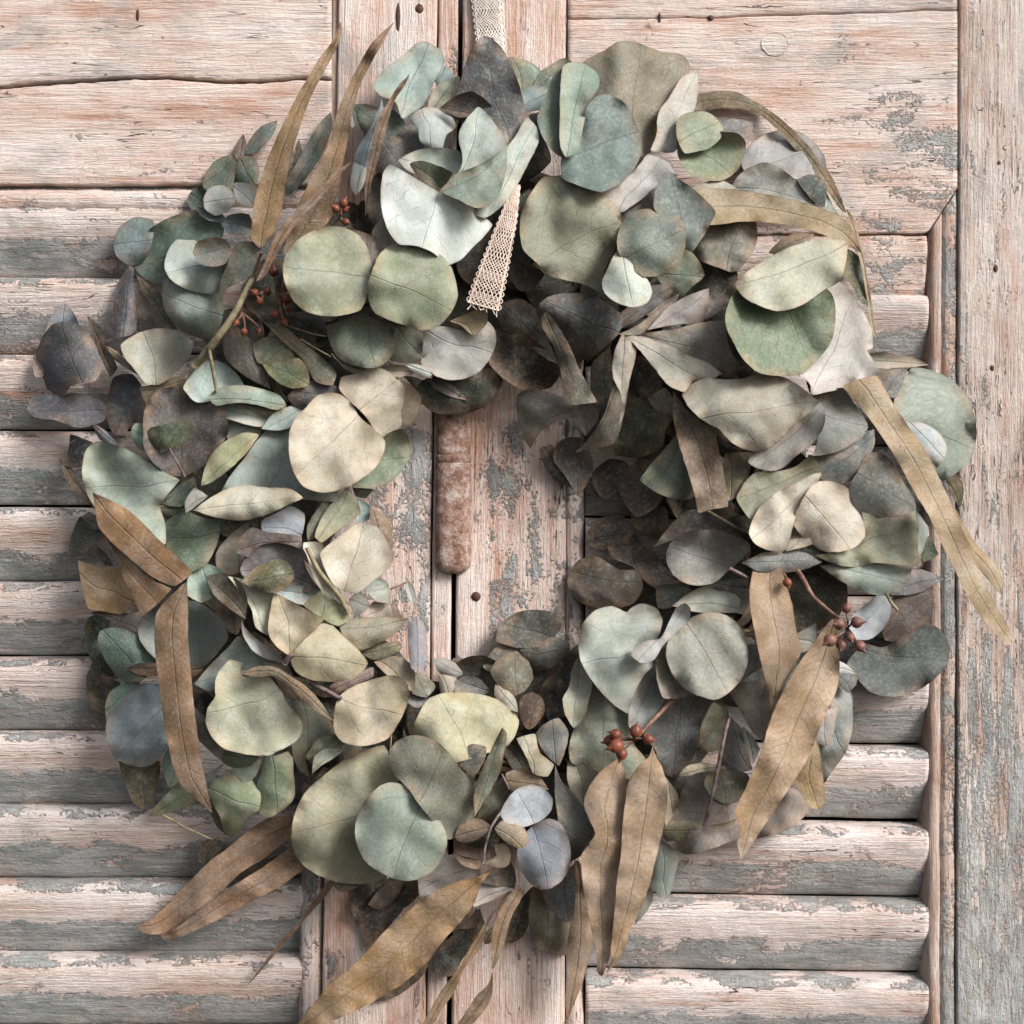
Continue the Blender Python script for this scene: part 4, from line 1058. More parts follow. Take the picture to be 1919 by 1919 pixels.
L('H', 1.4, (92, 104, 66), '1330,1490 1390,1380 1440,1500 1360,1540', (1350, 1520), (1395, 1390))
# lower right
L('L', 1.6, (134, 108, 96), '1390,58 1412,130 1402,230 1352,322 1240,362 1140,360 1120,280 1160,180 1200,90 1290,65', (1150, 340), (1400, 100))
L('L', 3.0, (198, 194, 196), '1110,98 1162,108 1173,190 1142,280 1050,355 980,355 925,290 960,220 1040,150', (950, 320), (1150, 110), g=(-.05, .15), cup=-.2)
L('L', 2.4, (120, 120, 112), '1380,263 1300,310 1200,358 1120,400 1030,380 950,450 925,490 980,572 1060,652 1180,678 1300,652 1402,590 1482,500 1503,400 1460,310', (1000, 420), (1480, 470), g=(0, .05))
L('L', 4.2, (208, 202, 192), '870,470 930,500 983,553 940,545 880,540', (880, 510), (980, 552))
L('L', 2.8, (128, 122, 114), '870,530 985,550 975,610 930,655 880,610', (880, 560), (940, 645))
L('L', 2.4, (160, 160, 150), '860,560 940,620 958,760 952,880 912,1000 852,1082 790,1175 740,1050 720,900 800,800 840,700', (780, 780), (920, 1000), g=(-.03, .1))
L('L', 3.4, (184, 168, 156), '740,905 790,760 872,735 855,860 832,952 770,945', (800, 770), (800, 945))
LL('L', 7.6, (196, 168, 120), '845,235 790,300 720,400 660,480 600,580 530,720 480,850 450,960 400,1090 340,1220 293,1335 322,1420 308,1500 330,1597 400,1492 480,1372 560,1252 640,1132 700,1032 760,882 822,740 873,620 883,480 872,360 858,265', (852, 245), (330, 1595), g=(-.05, .06), cup=.1)
LL('L', 6.4, (192, 166, 122), '400,-40 378,80 385,200 410,330 440,480 480,640 500,775 560,640 640,480 663,440 640,300 610,130 570,0 550,-60', (480, -55), (500, 772), g=(-.05, .06), cup=.12)
LL('L', 4.4, (180, 158, 104), '750,900 775,1000 792,1130 794,1280 762,1313 710,1292 668,1220 620,1140 670,1030', (730, 920), (765, 1310))
L('K', 2.8, (174, 150, 136), '980,1075 880,1130 800,1280 740,1390 728,1460 760,1502 850,1563 1000,1533 1140,1482 1260,1473 1400,1433 1500,1372 1555,1300 1480,1200 1400,1180 1200,1160 1100,1080', (1100, 1100), (860, 1550), g=(0, .1), wave=1.3)
L('K', 3.8, (156, 146, 96), '728,1410 760,1380 830,1368 930,1395 965,1440 940,1490 850,1512 750,1495', (955, 1420), (732, 1430))
L('K', 3.8, (132, 130, 98), '1060,1088 980,1110 958,1170 1000,1240 1080,1278 1160,1262 1230,1180 1200,1110', (1040, 1095), (1090, 1275))
L('K', 4.4, (166, 154, 112), '815,1120 860,1068 960,1048 1085,1070 1040,1092 940,1103 860,1125', (1080, 1072), (820, 1115))
LL('K', 4.2, (172, 150, 106), '960,1405 1050,1390 1140,1360 1130,1390 1050,1412', (965, 1405), (1135, 1365))
L('K', 3.4, (138, 132, 100), '1010,708 960,800 930,890 905,965 980,990 1045,975 1085,850 1095,760', (1080, 780), (920, 960), cup=-.3)
L('K', 3.0, (136, 132, 126), '1110,790 1185,880 1200,980 1230,1085 1100,1110 1030,1080 1060,950', (1100, 800), (1210, 1080))
L('K', 3.2, (170, 170, 166), '1170,840 1230,900 1270,970 1230,1060 1190,960', (1190, 860), (1235, 1050))
L('K', 2.4, (150, 136, 116), '870,960 980,990 900,1100 830,1190 800,1140', (960, 985), (820, 1190))
L('K', 5.4, (180, 178, 158), '440,168 350,190 280,260 253,370 263,470 310,560 370,640 450,722 532,772 570,650 620,560 690,480 660,420 700,340 725,250 692,180 600,153 545,180 525,200', (560, 410), (300, 480), g=(-.08, .1), cup=.15)
L('K', 6.6, (198, 190, 180), '850,148 882,180 872,250 800,320 720,400 680,470 600,487 548,442 570,390 640,360 710,350 760,260 800,180', (590, 440), (860, 155), g=(.05, .05), cup=.3)
L('K', 6.0, (164, 158, 136), '980,203 870,240 800,300 748,390 748,470 790,562 860,642 960,682 1030,693 1112,642 1182,552 1208,440 1192,340 1142,260 1070,213', (865, 262), (1100, 650), g=(-.05, .1), cup=.15)
L('K', 5.0, (168, 150, 128), '685,430 740,400 780,500 830,590 910,655 830,685 730,683 698,600 688,520', (720, 430), (820, 680))
L('K', 4.4, (166, 164, 156), '690,480 620,520 570,600 538,720 540,850 610,870 690,770 740,690 720,590', (700, 500), (550, 830))
L('K', 3.4, (128, 124, 118), '780,680 900,650 1000,700 945,820 925,940 885,1040 800,1135 730,1105 680,970 620,900 700,760', (840, 680), (790, 1125))
L('K', 4.2, (172, 170, 138), '250,450 213,530 198,620 163,690 180,780 225,855 280,800 310,700 330,600 290,520', (270, 470), (215, 845), g=(-.05, .1))
L('K', 3.8, (164, 164, 132), '330,570 300,680 270,790 218,880 198,970 210,1045 270,1080 360,1115 500,1140 620,1135 640,1040 570,950 550,860 540,770 440,720 370,630', (400, 620), (380, 1110), g=(-.05, .1))
L('K', 3.2, (178, 166, 132), '193,1035 270,1055 360,1100 340,1200 280,1300 210,1210 188,1120', (230, 1040), (280, 1290))
L('K', 4.4, (172, 152, 130), '1100,650 1160,600 1230,590 1300,570 1340,760 1300,940 1220,860 1160,750', (1290, 600), (1290, 930), g=(-.05, .05))
L('K', 4.8, (168, 158, 140), '1140,610 1210,560 1290,500 1300,400 1210,380 1180,480', (1160, 600), (1290, 410))
L('K', 4.0, (196, 194, 170), '780,165 850,110 940,60 1040,50 1160,130 1150,200 1020,205 900,200', (1140, 180), (800, 160), g=(0, .15))
L('K', 3.0, (150, 146, 126), '690,60 760,40 900,80 820,150 760,180 700,180', (880, 90), (700, 170))
L('K', 3.6, (110, 112, 114), '1020,50 1090,20 1200,20 1230,110 1160,120 1080,110', (1220, 60), (1030, 50))
L('K', 3.4, (168, 162, 144), '1470,330 1540,290 1590,260 1580,400 1500,430', (1570, 380), (1480, 340))
L('K', 3.8, (182, 152, 108), '1115,310 1170,230 1210,140 1225,240 1180,280', (1210, 200), (1118, 308))
LL('O', 6.0, (188, 162, 122), '772,82 690,130 620,200 560,290 533,410 570,500 608,600 560,680 513,750 518,870 528,980 558,1120 588,1280 618,1420 632,1572 660,1583 692,1500 718,1430 735,1250 752,1100 770,900 800,700 812,500 825,350 823,220 805,130', (775, 85), (645, 1580), g=(-.05, .03), cup=.12)
LL('O', 7.0, (194, 168, 124), '1005,-5 985,60 900,140 845,230 818,380 798,550 788,750 763,900 743,1150 718,1400 713,1500 688,1558 740,1513 802,1420 862,1240 922,1130 972,1000 1012,850 1062,640 1102,450 1107,280 1077,150 1030,60', (1006, 0), (690, 1555), g=(-.05, .03), cup=.12)
LL('O', 3.6, (176, 150, 114), '470,780 460,1000 440,1200 415,1400 413,1600 403,1770 413,1850 388,1917 440,1852 462,1780 512,1660 552,1520 595,1380 575,1200 550,1050 535,900 500,790', (490, 785), (390, 1915))
L('O', 2.4, (154, 136, 104), '175,960 153,1100 153,1250 190,1362 260,1417 350,1443 420,1435 455,1250 430,1150 330,1100 260,1000', (300, 1010), (250, 1415), cup=.3)
L('O', 3.4, (124, 124, 126), '240,960 300,930 400,870 470,800 475,1000 448,1205 380,1208 320,1145 260,1055', (400, 850), (400, 1205))
L('O', 4.2, (128, 124, 110), '335,118 370,220 440,300 510,390 570,480 613,605 580,680 510,752 440,790 380,700 350,480 330,300', (340, 130), (610, 605), g=(-.1, .05), cup=.2)
L('O', 5.4, (166, 164, 172), '290,493 200,530 130,590 78,680 73,780 110,872 160,942 260,988 360,942 422,860 443,750 422,620 370,530', (190, 545), (290, 980), g=(-.02, .08), cup=.05)
L('J', 5.8, (184, 182, 184), '1480,1173 1400,1200 1340,1270 1313,1340 1350,1392 1430,1412 1500,1392 1560,1362 1602,1310 1607,1250 1560,1195', (1500, 1392), (1400, 1195), g=(0, .08), cup=.05)
L('O', 2.8, (208, 212, 194), '1050,630 1120,680 1187,738 1162,880 1112,1042 1080,1053 1030,1002 970,960 1010,850', (1070, 640), (1095, 1050), g=(-.05, .05))
L('O', 2.2, (190, 180, 158), '990,960 1015,1020 988,1100 952,1160 888,1222 880,1150 930,1060', (990, 970), (892, 1220))
L('O', 4.2, (168, 150, 118), '1090,200 1182,330 1184,400 1152,470 1100,545 1070,420', (1100, 220), (1160, 460))
# bottom
LL('N', 6.4, (184, 150, 94), '1592,826 1500,880 1350,920 1200,980 1080,1050 980,1130 850,1240 760,1330 680,1430 560,1540 430,1640 370,1720 280,1830 180,1960 330,1932 480,1882 600,1832 750,1752 900,1662 1020,1572 1130,1462 1200,1362 1300,1252 1400,1132 1452,1040 1492,930', (1588, 830), (190, 1955), g=(0, .04), cup=.12)
L('N', 1.6, (78, 80, 66), '740,1758 850,1680 1000,1580 1130,1455 1092,1562 1000,1652 880,1732 800,1758', (1110, 1480), (745, 1757))
LL('N', 4.6, (166, 142, 98), '1720,960 1660,1010 1580,1110 1490,1250 1410,1380 1330,1520 1240,1640 1150,1780 1070,1930 1130,1930 1220,1800 1300,1690 1350,1560 1440,1440 1500,1330 1540,1200 1640,1060', (1700, 975), (1090, 1925), cup=.2)
LL('N', 5.0, (168, 142, 100), '1740,950 1640,1080 1580,1200 1550,1350 1558,1545 1612,1440 1652,1330 1690,1180 1770,1010', (1750, 970), (1560, 1542), cup=.2)
LL('N', 4.4, (132, 112, 80), '1560,1545 1530,1640 1450,1720 1390,1810 1310,1930 1400,1930 1480,1850 1542,1760 1565,1640', (1560, 1550), (1340, 1928), cup=.3)
L('N', 1.4, (74, 76, 62), '1380,1220 1250,1330 1165,1440 1168,1560 1220,1592 1290,1575 1345,1480 1430,1370 1510,1240 1470,1110', (1440, 1180), (1200, 1580))
L('N', 1.8, (80, 72, 58), '1660,1340 1700,1150 1780,1020 1840,960 1820,1200 1765,1312 1690,1358', (1800, 1000), (1700, 1350))
L('N', 1.6, (92, 96, 66), '1500,1300 1560,1240 1570,1330 1540,1362 1500,1360', (1560, 1250), (1510, 1355))
L('N', 3.8, (190, 170, 158), '1290,738 1180,790 1050,900 1058,1035 1150,1015 1300,960 1460,930 1480,860 1400,800', (1400, 850), (1060, 980), g=(-.05, .15))
L('N', 4.2, (206, 186, 174), '1460,920 1600,955 1708,980 1600,1042 1430,1105 1420,1020', (1690, 980), (1440, 1090), g=(0, .2))
L('N', 4.0, (134, 114, 100), '1580,820 1690,795 1725,920 1708,985 1600,965 1480,935 1520,860', (1500, 920), (1700, 830))
L('N', 2.2, (150, 128, 106), '1320,1255 1400,1190 1450,1110 1478,1190 1450,1240 1380,1258', (1430, 1130), (1330, 1255))
L('N', 1.4, (100, 82, 70), '560,930 700,940 860,900 1040,920 1060,1010 930,1140 780,1320 680,1430 655,1290 620,1220 575,1080', (1000, 950), (660, 1300), wave=1.6)
L('N', 2.4, (128, 108, 92), '700,1090 760,1000 850,930 960,910 920,1000 860,1080 780,1130', (930, 930), (710, 1100), cup=.4)
L('N', 2.0, (104, 96, 82), '440,930 560,945 640,960 560,1000 500,1000', (620, 950), (450, 935))
L('J', 4.6, (186, 176, 132), '660,950 560,975 440,1030 330,1110 220,1210 165,1310 140,1420 145,1530 200,1620 290,1680 400,1720 520,1730 620,1715 680,1690 760,1500 780,1300 740,1150 700,1040', (720, 1260), (160, 1440), g=(-.05, .06), cup=.12, wave=.7)
L('J', 7.0, (168, 176, 152), '710,1158 640,1175 570,1240 520,1320 495,1420 510,1520 560,1610 630,1660 710,1700 790,1712 880,1690 950,1640 1000,1560 1015,1480 990,1400 940,1340 870,1280 810,1215 770,1175', (860, 1295), (700, 1700), g=(-.02, .08), cup=.08, wave=.6)
L('J', 6.4, (144, 140, 114), '820,893 740,920 690,980 680,1040 720,1120 790,1190 850,1275 920,1362 980,1442 1020,1482 1100,1442 1162,1372 1173,1290 1152,1170 1082,1070 1012,980 940,920', (855, 1280), (1000, 970), g=(.1, .02), cup=.1, wave=.7)
L('J', 5.0, (196, 184, 132), '1080,653 980,658 900,698 850,785 812,885 870,980 990,1060 1100,1040 1220,1000 1340,960 1402,880 1418,810 1370,748 1280,688 1180,658', (1130, 1000), (960, 690), g=(-.02, .12))
L('J', 7.2, (146, 146, 116), '1322,850 1348,880 1332,1000 1312,1100 1262,1200 1212,1280 1170,1355 1163,1250 1180,1160 1220,1060 1280,930', (1175, 1340), (1325, 855), g=(.2, 0), cup=.2)
L('J', 5.6, (116, 120, 110), '1050,1020 1150,943 1235,960 1222,1040 1160,1130 1100,1080', (1110, 1090), (1220, 965))
L('J', 5.8, (196, 174, 134), '720,558 630,568 540,598 450,638 400,688 378,770 378,860 410,920 500,953 600,943 680,912 732,840 782,740 803,660 780,588', (405, 690), (760, 780), g=(-.05, .12), cup=.15)
L('J', 6.6, (198, 180, 128), '330,245 250,320 170,400 135,450 150,520 220,572 330,593 450,583 530,543 568,490 520,420 430,335', (135, 455), (550, 500), g=(-.05, .12))
L('J', 6.3, (196, 170, 122), '40,93 18,200 8,320 60,400 130,445 185,395 255,315 325,240 230,190 140,140', (130, 440), (60, 110), g=(-.1, .08))
L('J', 5.0, (168, 158, 122), '408,260 520,233 650,228 803,233 720,322 640,372 530,412 440,362', (800, 240), (420, 300), g=(0, .15))
L('J', 4.6, (152, 152, 164), '840,223 800,270 795,400 815,520 870,545 897,470 897,330 880,260', (850, 540), (840, 228), cup=.35)
L('J', 5.6, (174, 174, 118), '200,160 310,80 380,130 440,180 465,245 400,280 300,230', (300, 240), (330, 90))
L('J', 4.8, (170, 178, 172), '30,95 130,55 240,53 330,85 260,160 150,150', (320, 100), (50, 85))
L('J', 4.2, (112, 124, 92), '520,425 640,380 745,368 765,400 690,450 600,470', (530, 430), (760, 380))
L('J', 4.0, (182, 162, 132), '600,480 730,448 815,500 835,560 825,650 760,620 680,560', (800, 620), (620, 470))
L('J', 4.4, (166, 128, 118), '350,620 450,560 600,510 600,560 500,610 380,660', (380, 640), (590, 530))
L('J', 3.6, (140, 132, 104), '815,535 900,560 950,620 900,680 820,660', (900, 670), (830, 540))
L('J', 3.4, (150, 136, 130), '790,640 870,650 920,700 850,740 780,700', (800, 650), (900, 700))
L('J', 2.4, (110, 102, 86), '1285,360 1320,260 1400,208 1470,188 1665,215 1650,300 1540,390 1400,400', (1600, 340), (1330, 270))
L('J', 2.8, (118, 112, 100), '1420,400 1520,398 1600,340 1692,368 1705,430 1620,505 1490,555 1450,480', (1680, 420), (1440, 430), cup=.4)
L('J', 2.2, (118, 110, 92), '1215,510 1300,380 1350,348 1440,410 1490,480 1400,470 1300,470 1250,540', (1470, 470), (1225, 500))
L('J', 3.6, (140, 126, 98), '1255,530 1330,440 1400,433 1472,480 1498,570 1452,642 1390,672 1310,625', (1400, 665), (1390, 436))
L('J', 3.0, (118, 84, 64), '1425,690 1490,648 1552,690 1563,760 1500,852 1470,863 1427,800', (1540, 680), (1470, 860))
L('J', 1.6, (78, 66, 58), '1500,640 1600,560 1680,600 1690,760 1600,860 1560,760', (1650, 800), (1600, 570))
L('J', 2.4, (174, 160, 150), '935,470 1000,458 1062,490 1105,550 1050,575 970,545', (1095, 550), (945, 475))
L('J', 1.6, (120, 104, 96), '1040,465 1090,455 1135,500 1130,560 1080,540', (1110, 550), (1050, 465))
L('J', 3.0, (130, 124, 114), '1055,595 1120,558 1205,580 1260,650 1150,680 1060,660', (1250, 650), (1070, 590))
L('J', 3.2, (186, 166, 140), '965,550 1065,570 1070,650 980,665', (1010, 660), (990, 555))
L('J', 4.0, (180, 168, 144), '1285,608 1360,640 1402,700 1412,765 1330,730 1280,670', (1410, 760), (1290, 610))
L('J', 5.2, (190, 176, 138), '1405,910 1510,885 1535,990 1615,1060 1580,1125 1500,1112 1465,1030', (1500, 1110), (1450, 895), cup=.3)
L('J', 5.0, (162, 128, 88), '1340,1110 1430,1078 1520,1110 1585,1200 1490,1200 1380,1220', (1350, 1150), (1580, 1195))
L('J', 4.6, (146, 144, 136), '1515,880 1560,830 1640,795 1695,870 1685,960 1642,1065 1600,1035 1540,960', (1620, 1050), (1600, 810))
L('J', 3.6, (112, 108, 86), '1330,970 1420,900 1480,1020 1470,1090 1390,1090', (1450, 1080), (1350, 960))
L('J', 6.4, (168, 132, 100), '1058,1465 1090,1388 1160,1358 1222,1373 1263,1410 1212,1462 1130,1498 1078,1492', (1262, 1410), (1062, 1470), g=(.1, .1))
L('J', 6.6, (160, 134, 96), '1280,1415 1330,1368 1390,1368 1452,1420 1473,1490 1440,1533 1370,1512 1320,1472', (1280, 1415), (1450, 1530), g=(-.05, .1))
L('J', 6.2, (200, 166, 132), '1280,1510 1340,1503 1373,1560 1362,1622 1310,1643 1215,1615 1290,1570', (1218, 1612), (1300, 1508), cup=-.3)
L('J', 5.6, (140, 112, 92), '1048,1560 1130,1578 1215,1600 1190,1645 1100,1625', (1212, 1605), (1052, 1562))
L('J', 4.0, (138, 128, 96), '1180,1360 1260,1200 1330,1120 1380,1200 1330,1300 1260,1380', (1340, 1180), (1200, 1350))
# lower left
L('I', 6.2, (198, 194, 156), '1300,468 1240,520 1208,590 1213,670 1168,740 1157,820 1190,902 1250,962 1340,992 1460,1008 1590,972 1672,920 1703,850 1682,790 1622,720 1562,620 1500,560 1420,560 1360,560 1350,530 1368,490', (1570, 640), (1180, 780), g=(-.03, .12), cup=.08, wave=.7)
LL('I', 7.0, (142, 128, 92), '1355,547 1440,508 1540,508 1630,558 1720,618 1790,690 1873,813 1770,752 1690,682 1620,622 1540,562 1440,568', (1360, 546), (1870, 810), g=(0, .1), cup=.3)
LL('I', 8.0, (168, 138, 98), '1052,25 980,90 920,150 880,210 868,330 878,480 898,640 918,790 948,960 978,1080 1018,1172 1100,1252 1193,1328 1173,1230 1142,1080 1112,900 1088,700 1072,520 1058,350 1058,180', (1045, 30), (1190, 1326), g=(.06, .03), cup=.1, wave=.4)
L('I', 5.0, (150, 158, 158), '750,617 680,670 620,760 593,860 608,950 650,1022 730,1063 830,1068 900,1022 950,930 960,760 920,620 820,598', (930, 720), (660, 1010), g=(-.02, .08))
L('I', 4.0, (148, 172, 152), '590,730 620,650 700,600 790,588 740,680 680,760 605,840', (780, 600), (595, 760))
L('I', 4.0, (120, 142, 120), '620,288 560,310 547,370 580,450 640,540 700,595 800,585 880,500 840,390 750,320 690,293', (820, 570), (580, 310), g=(-.03, .1))
L('I', 4.4, (166, 174, 162), '880,180 800,230 778,330 820,410 900,480 1050,525 1150,503 1222,430 1283,350 1262,260 1190,190 1100,143 1000,138', (1040, 520), (820, 240), g=(-.02, .1))
L('I', 4.2, (172, 178, 166), '1095,605 1180,500 1280,400 1340,335 1440,415 1490,470 1480,530 1340,560 1220,620 1180,650', (1460, 520), (1110, 600), g=(0, .15))
L('I', 1.0, (92, 96, 80), '483,250 520,220 620,250 600,330 620,460 670,580 560,540 500,440', (640, 560), (500, 240))
L('I', 0.6, (104, 98, 72), '488,560 520,480 600,560 680,600 630,700 600,870 540,800 498,700', (640, 640), (520, 490))
L('I', 4.8, (150, 108, 78), '708,520 780,488 870,488 1000,495 1155,510 1080,573 900,563 780,552', (1140, 530), (712, 520))
L('I', 1.2, (124, 110, 80), '670,1040 800,1020 900,1040 885,1180 862,1280 810,1312 750,1272 708,1180', (790, 1030), (815, 1310))
L('I', 3.0, (166, 182, 156), '950,950 915,1050 928,1140 950,1193 1020,1150 1050,1060 1000,980', (1010, 1000), (945, 1185))
L('I', 2.6, (156, 164, 116), '1020,1150 940,1220 860,1310 838,1347 920,1337 1060,1292 1160,1230 1120,1170', (1130, 1190), (842, 1345), cup=.4)
L('I', 4.2, (162, 174, 122), '1310,1113 1220,1140 1168,1190 1190,1270 1235,1350 1258,1440 1300,1463 1362,1422 1382,1370 1452,1320 1468,1230 1420,1150', (1185, 1190), (1440, 1290), g=(-.08, .1), cup=.35)
L('I', 3.4, (104, 112, 80), '1180,1240 1240,1330 1275,1455 1220,1410 1180,1310', (1190, 1250), (1265, 1450))
L('I', 4.0, (152, 164, 122), '1490,1020 1580,1000 1642,970 1650,1080 1653,1250 1562,1333 1480,1353 1448,1312 1438,1200 1470,1100', (1520, 1015), (1560, 1335), g=(-.05, .05), cup=.35)
L('I', 4.6, (146, 160, 124), '1235,975 1330,990 1460,1005 1410,1065 1300,1075 1243,1032', (1440, 1020), (1245, 1000))
L('I', 4.0, (182, 190, 166), '1280,1095 1380,1050 1470,1030 1440,1120 1380,1165 1320,1120', (1440, 1050), (1300, 1100))
L('I', 3.4, (190, 192, 172), '1140,1150 1200,1090 1260,1050 1220,1110 1160,1170', (1150, 1155), (1255, 1055))
L('I', 4.8, (164, 150, 134), '1095,740 1150,790 1200,880 1260,960 1245,1035 1180,985 1108,900', (1110, 750), (1240, 1030))
L('I', 3.2, (160, 162, 134), '1640,700 1760,720 1850,800 1890,880 1760,940 1720,1020 1740,1130 1680,1090 1640,950 1690,850', (1700, 1000), (1690, 720))
L('I', 4.6, (128, 142, 104), '1720,1020 1780,920 1860,888 1940,920 1900,1000 1800,1000 1760,1060', (1740, 1050), (1900, 910), cup=.3)
L('I', 4.9, (184, 188, 160), '1755,1110 1768,1010 1830,968 1940,973 1880,1020 1800,1070', (1760, 1100), (1930, 975), cup=-.3)
L('I', 5.6, (206, 204, 168), '1280,0 1350,10 1430,30 1535,90 1525,210 1507,335 1440,290 1410,180 1360,100', (1500, 320), (1310, 10), g=(-.1, .1), cup=-.2)
L('I', 5.2, (176, 170, 160), '1355,240 1390,300 1470,370 1560,430 1595,485 1500,465 1430,425 1368,335', (1590, 480), (1358, 245))
L('I', 3.0, (120, 104, 92), '1210,200 1280,110 1350,120 1380,230 1330,330 1270,300', (1310, 320), (1300, 120))
L('I', 2.6, (96, 88, 80), '1080,720 1150,650 1220,700 1180,800 1120,800', (1160, 790), (1140, 660))
L('I', 4.6, (192, 164, 140), '1480,480 1560,500 1700,640 1700,700 1600,670 1540,560', (1500, 490), (1690, 690))
L('I', 1.8, (124, 104, 94), '510,200 600,190 720,210 700,250 620,230 540,230', (710, 230), (520, 205))
L('I', 2.8, (180, 160, 148), '655,270 700,220 790,200 800,290 740,330 670,310', (780, 300), (670, 250))
LL('M', 3.0, (166, 134, 96), '585,1242 680,1180 780,1100 880,990 970,900 1080,790 1190,710 1290,630 1400,540 1520,480 1640,480 1660,600 1560,690 1440,782 1320,852 1220,942 1120,1042 1020,1112 900,1202 800,1272 690,1297 620,1282', (1640, 540), (588, 1245), cup=.15)
LL('M', 3.6, (172, 138, 100), '738,1300 860,1240 960,1170 1060,1090 1180,1000 1320,910 1450,830 1560,750 1680,670 1780,720 1740,840 1680,882 1540,982 1380,1062 1240,1142 1120,1202 1000,1262 880,1312 768,1333', (1760, 760), (742, 1310), cup=.15)
L('M', 0.8, (80, 80, 64), '1005,700 1060,640 1140,638 1205,690 1130,765 1050,825 1008,795', (1110, 645), (1040, 815))
L('M', 1.6, (112, 98, 80), '1230,930 1330,850 1460,790 1560,740 1480,820 1360,900', (1550, 750), (1240, 925))
# three long brown leaves pointing up at the upper left
LL('A', 6.4, (166, 138, 86), '1915,120 1870,230 1800,320 1740,420 1670,540 1590,700 1530,830 1480,960 1440,1090 1418,1220 1418,1350 1462,1395 1522,1330 1572,1220 1602,1060 1632,900 1682,730 1742,560 1812,420 1882,290 1922,170', (1462, 1392), (1918, 125), g=(-.02, -.03), cup=.1, wave=.4)
LL('B', 5.4, (152, 124, 80), '715,125 600,230 520,360 440,520 390,650 350,800 260,980 170,1170 125,1310 90,1430 160,1440 250,1330 345,1250 395,1100 432,900 465,740 480,640 525,480 595,340 665,220', (110, 1440), (712, 130), g=(-.05, 0), cup=.12)
LL('B', 5.8, (120, 96, 66), '805,415 740,480 690,560 640,640 600,760 570,900 550,1050 555,1220 595,1000 642,850 682,680 722,560 782,470', (556, 1210), (800, 420), cup=.2)
LL('B', 7.0, (150, 122, 92), '488,905 400,955 280,1080 160,1190 50,1320 0,1450 -60,1580 -20,1560 60,1420 180,1240 300,1120 410,980', (-50, 1575), (486, 908), cup=.2)
LL('M', 1.2, (140, 112, 84), '1925,900 1700,1195 1500,1430 1345,1643 1385,1605 1520,1450 1710,1225 1945,930', (1930, 915), (1347, 1640), cup=.1)
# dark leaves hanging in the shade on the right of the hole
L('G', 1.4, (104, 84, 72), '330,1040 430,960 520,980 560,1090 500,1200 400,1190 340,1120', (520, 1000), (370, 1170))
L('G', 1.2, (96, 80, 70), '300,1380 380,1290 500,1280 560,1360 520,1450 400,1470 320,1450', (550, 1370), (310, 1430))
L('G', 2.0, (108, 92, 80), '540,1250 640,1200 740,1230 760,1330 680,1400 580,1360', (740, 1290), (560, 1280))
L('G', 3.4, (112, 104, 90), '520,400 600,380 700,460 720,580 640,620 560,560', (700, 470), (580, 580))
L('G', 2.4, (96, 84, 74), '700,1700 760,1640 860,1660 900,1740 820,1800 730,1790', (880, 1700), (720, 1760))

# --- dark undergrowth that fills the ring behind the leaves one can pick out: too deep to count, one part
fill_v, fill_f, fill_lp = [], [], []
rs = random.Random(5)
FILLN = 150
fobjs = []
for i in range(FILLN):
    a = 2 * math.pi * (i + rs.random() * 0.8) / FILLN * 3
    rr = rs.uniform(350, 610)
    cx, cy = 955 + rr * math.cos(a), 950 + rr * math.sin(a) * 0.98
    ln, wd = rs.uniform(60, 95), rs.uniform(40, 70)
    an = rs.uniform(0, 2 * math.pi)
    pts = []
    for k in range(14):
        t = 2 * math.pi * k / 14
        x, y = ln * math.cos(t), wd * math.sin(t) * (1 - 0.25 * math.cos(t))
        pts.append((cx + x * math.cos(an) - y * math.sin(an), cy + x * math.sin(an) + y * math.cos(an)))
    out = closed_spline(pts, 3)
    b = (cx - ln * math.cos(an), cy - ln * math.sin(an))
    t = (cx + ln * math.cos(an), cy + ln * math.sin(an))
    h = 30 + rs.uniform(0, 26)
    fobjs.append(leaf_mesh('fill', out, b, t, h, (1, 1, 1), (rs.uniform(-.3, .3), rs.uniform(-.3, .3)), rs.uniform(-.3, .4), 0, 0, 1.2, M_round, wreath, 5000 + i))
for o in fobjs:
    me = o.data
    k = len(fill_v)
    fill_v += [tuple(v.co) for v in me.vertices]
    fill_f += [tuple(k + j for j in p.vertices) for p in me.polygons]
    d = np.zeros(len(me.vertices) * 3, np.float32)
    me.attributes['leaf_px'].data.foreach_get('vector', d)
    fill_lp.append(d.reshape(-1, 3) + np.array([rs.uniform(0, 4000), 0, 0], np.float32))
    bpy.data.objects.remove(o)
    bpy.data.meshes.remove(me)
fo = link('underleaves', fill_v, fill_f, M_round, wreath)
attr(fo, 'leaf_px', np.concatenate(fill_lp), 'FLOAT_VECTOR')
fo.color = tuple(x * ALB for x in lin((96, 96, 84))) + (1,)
fo['kind'] = 'stuff'

# --- the vine ring that carries the leaves
for k in range(7):
    ph = 2 * math.pi * k / 7
    pts = []
    for i in range(49):
        a = 2 * math.pi * i / 48
        tw = ph + 5 * a
        r = 480 + 34 * math.cos(tw)
        pts.append((955 + r * math.cos(a), 950 + r * math.sin(a) * 0.98, 20 + 16 * math.sin(tw)))
    tube('vine_twig', pts, 7, 7, M_twig, wreath, 2, 6)

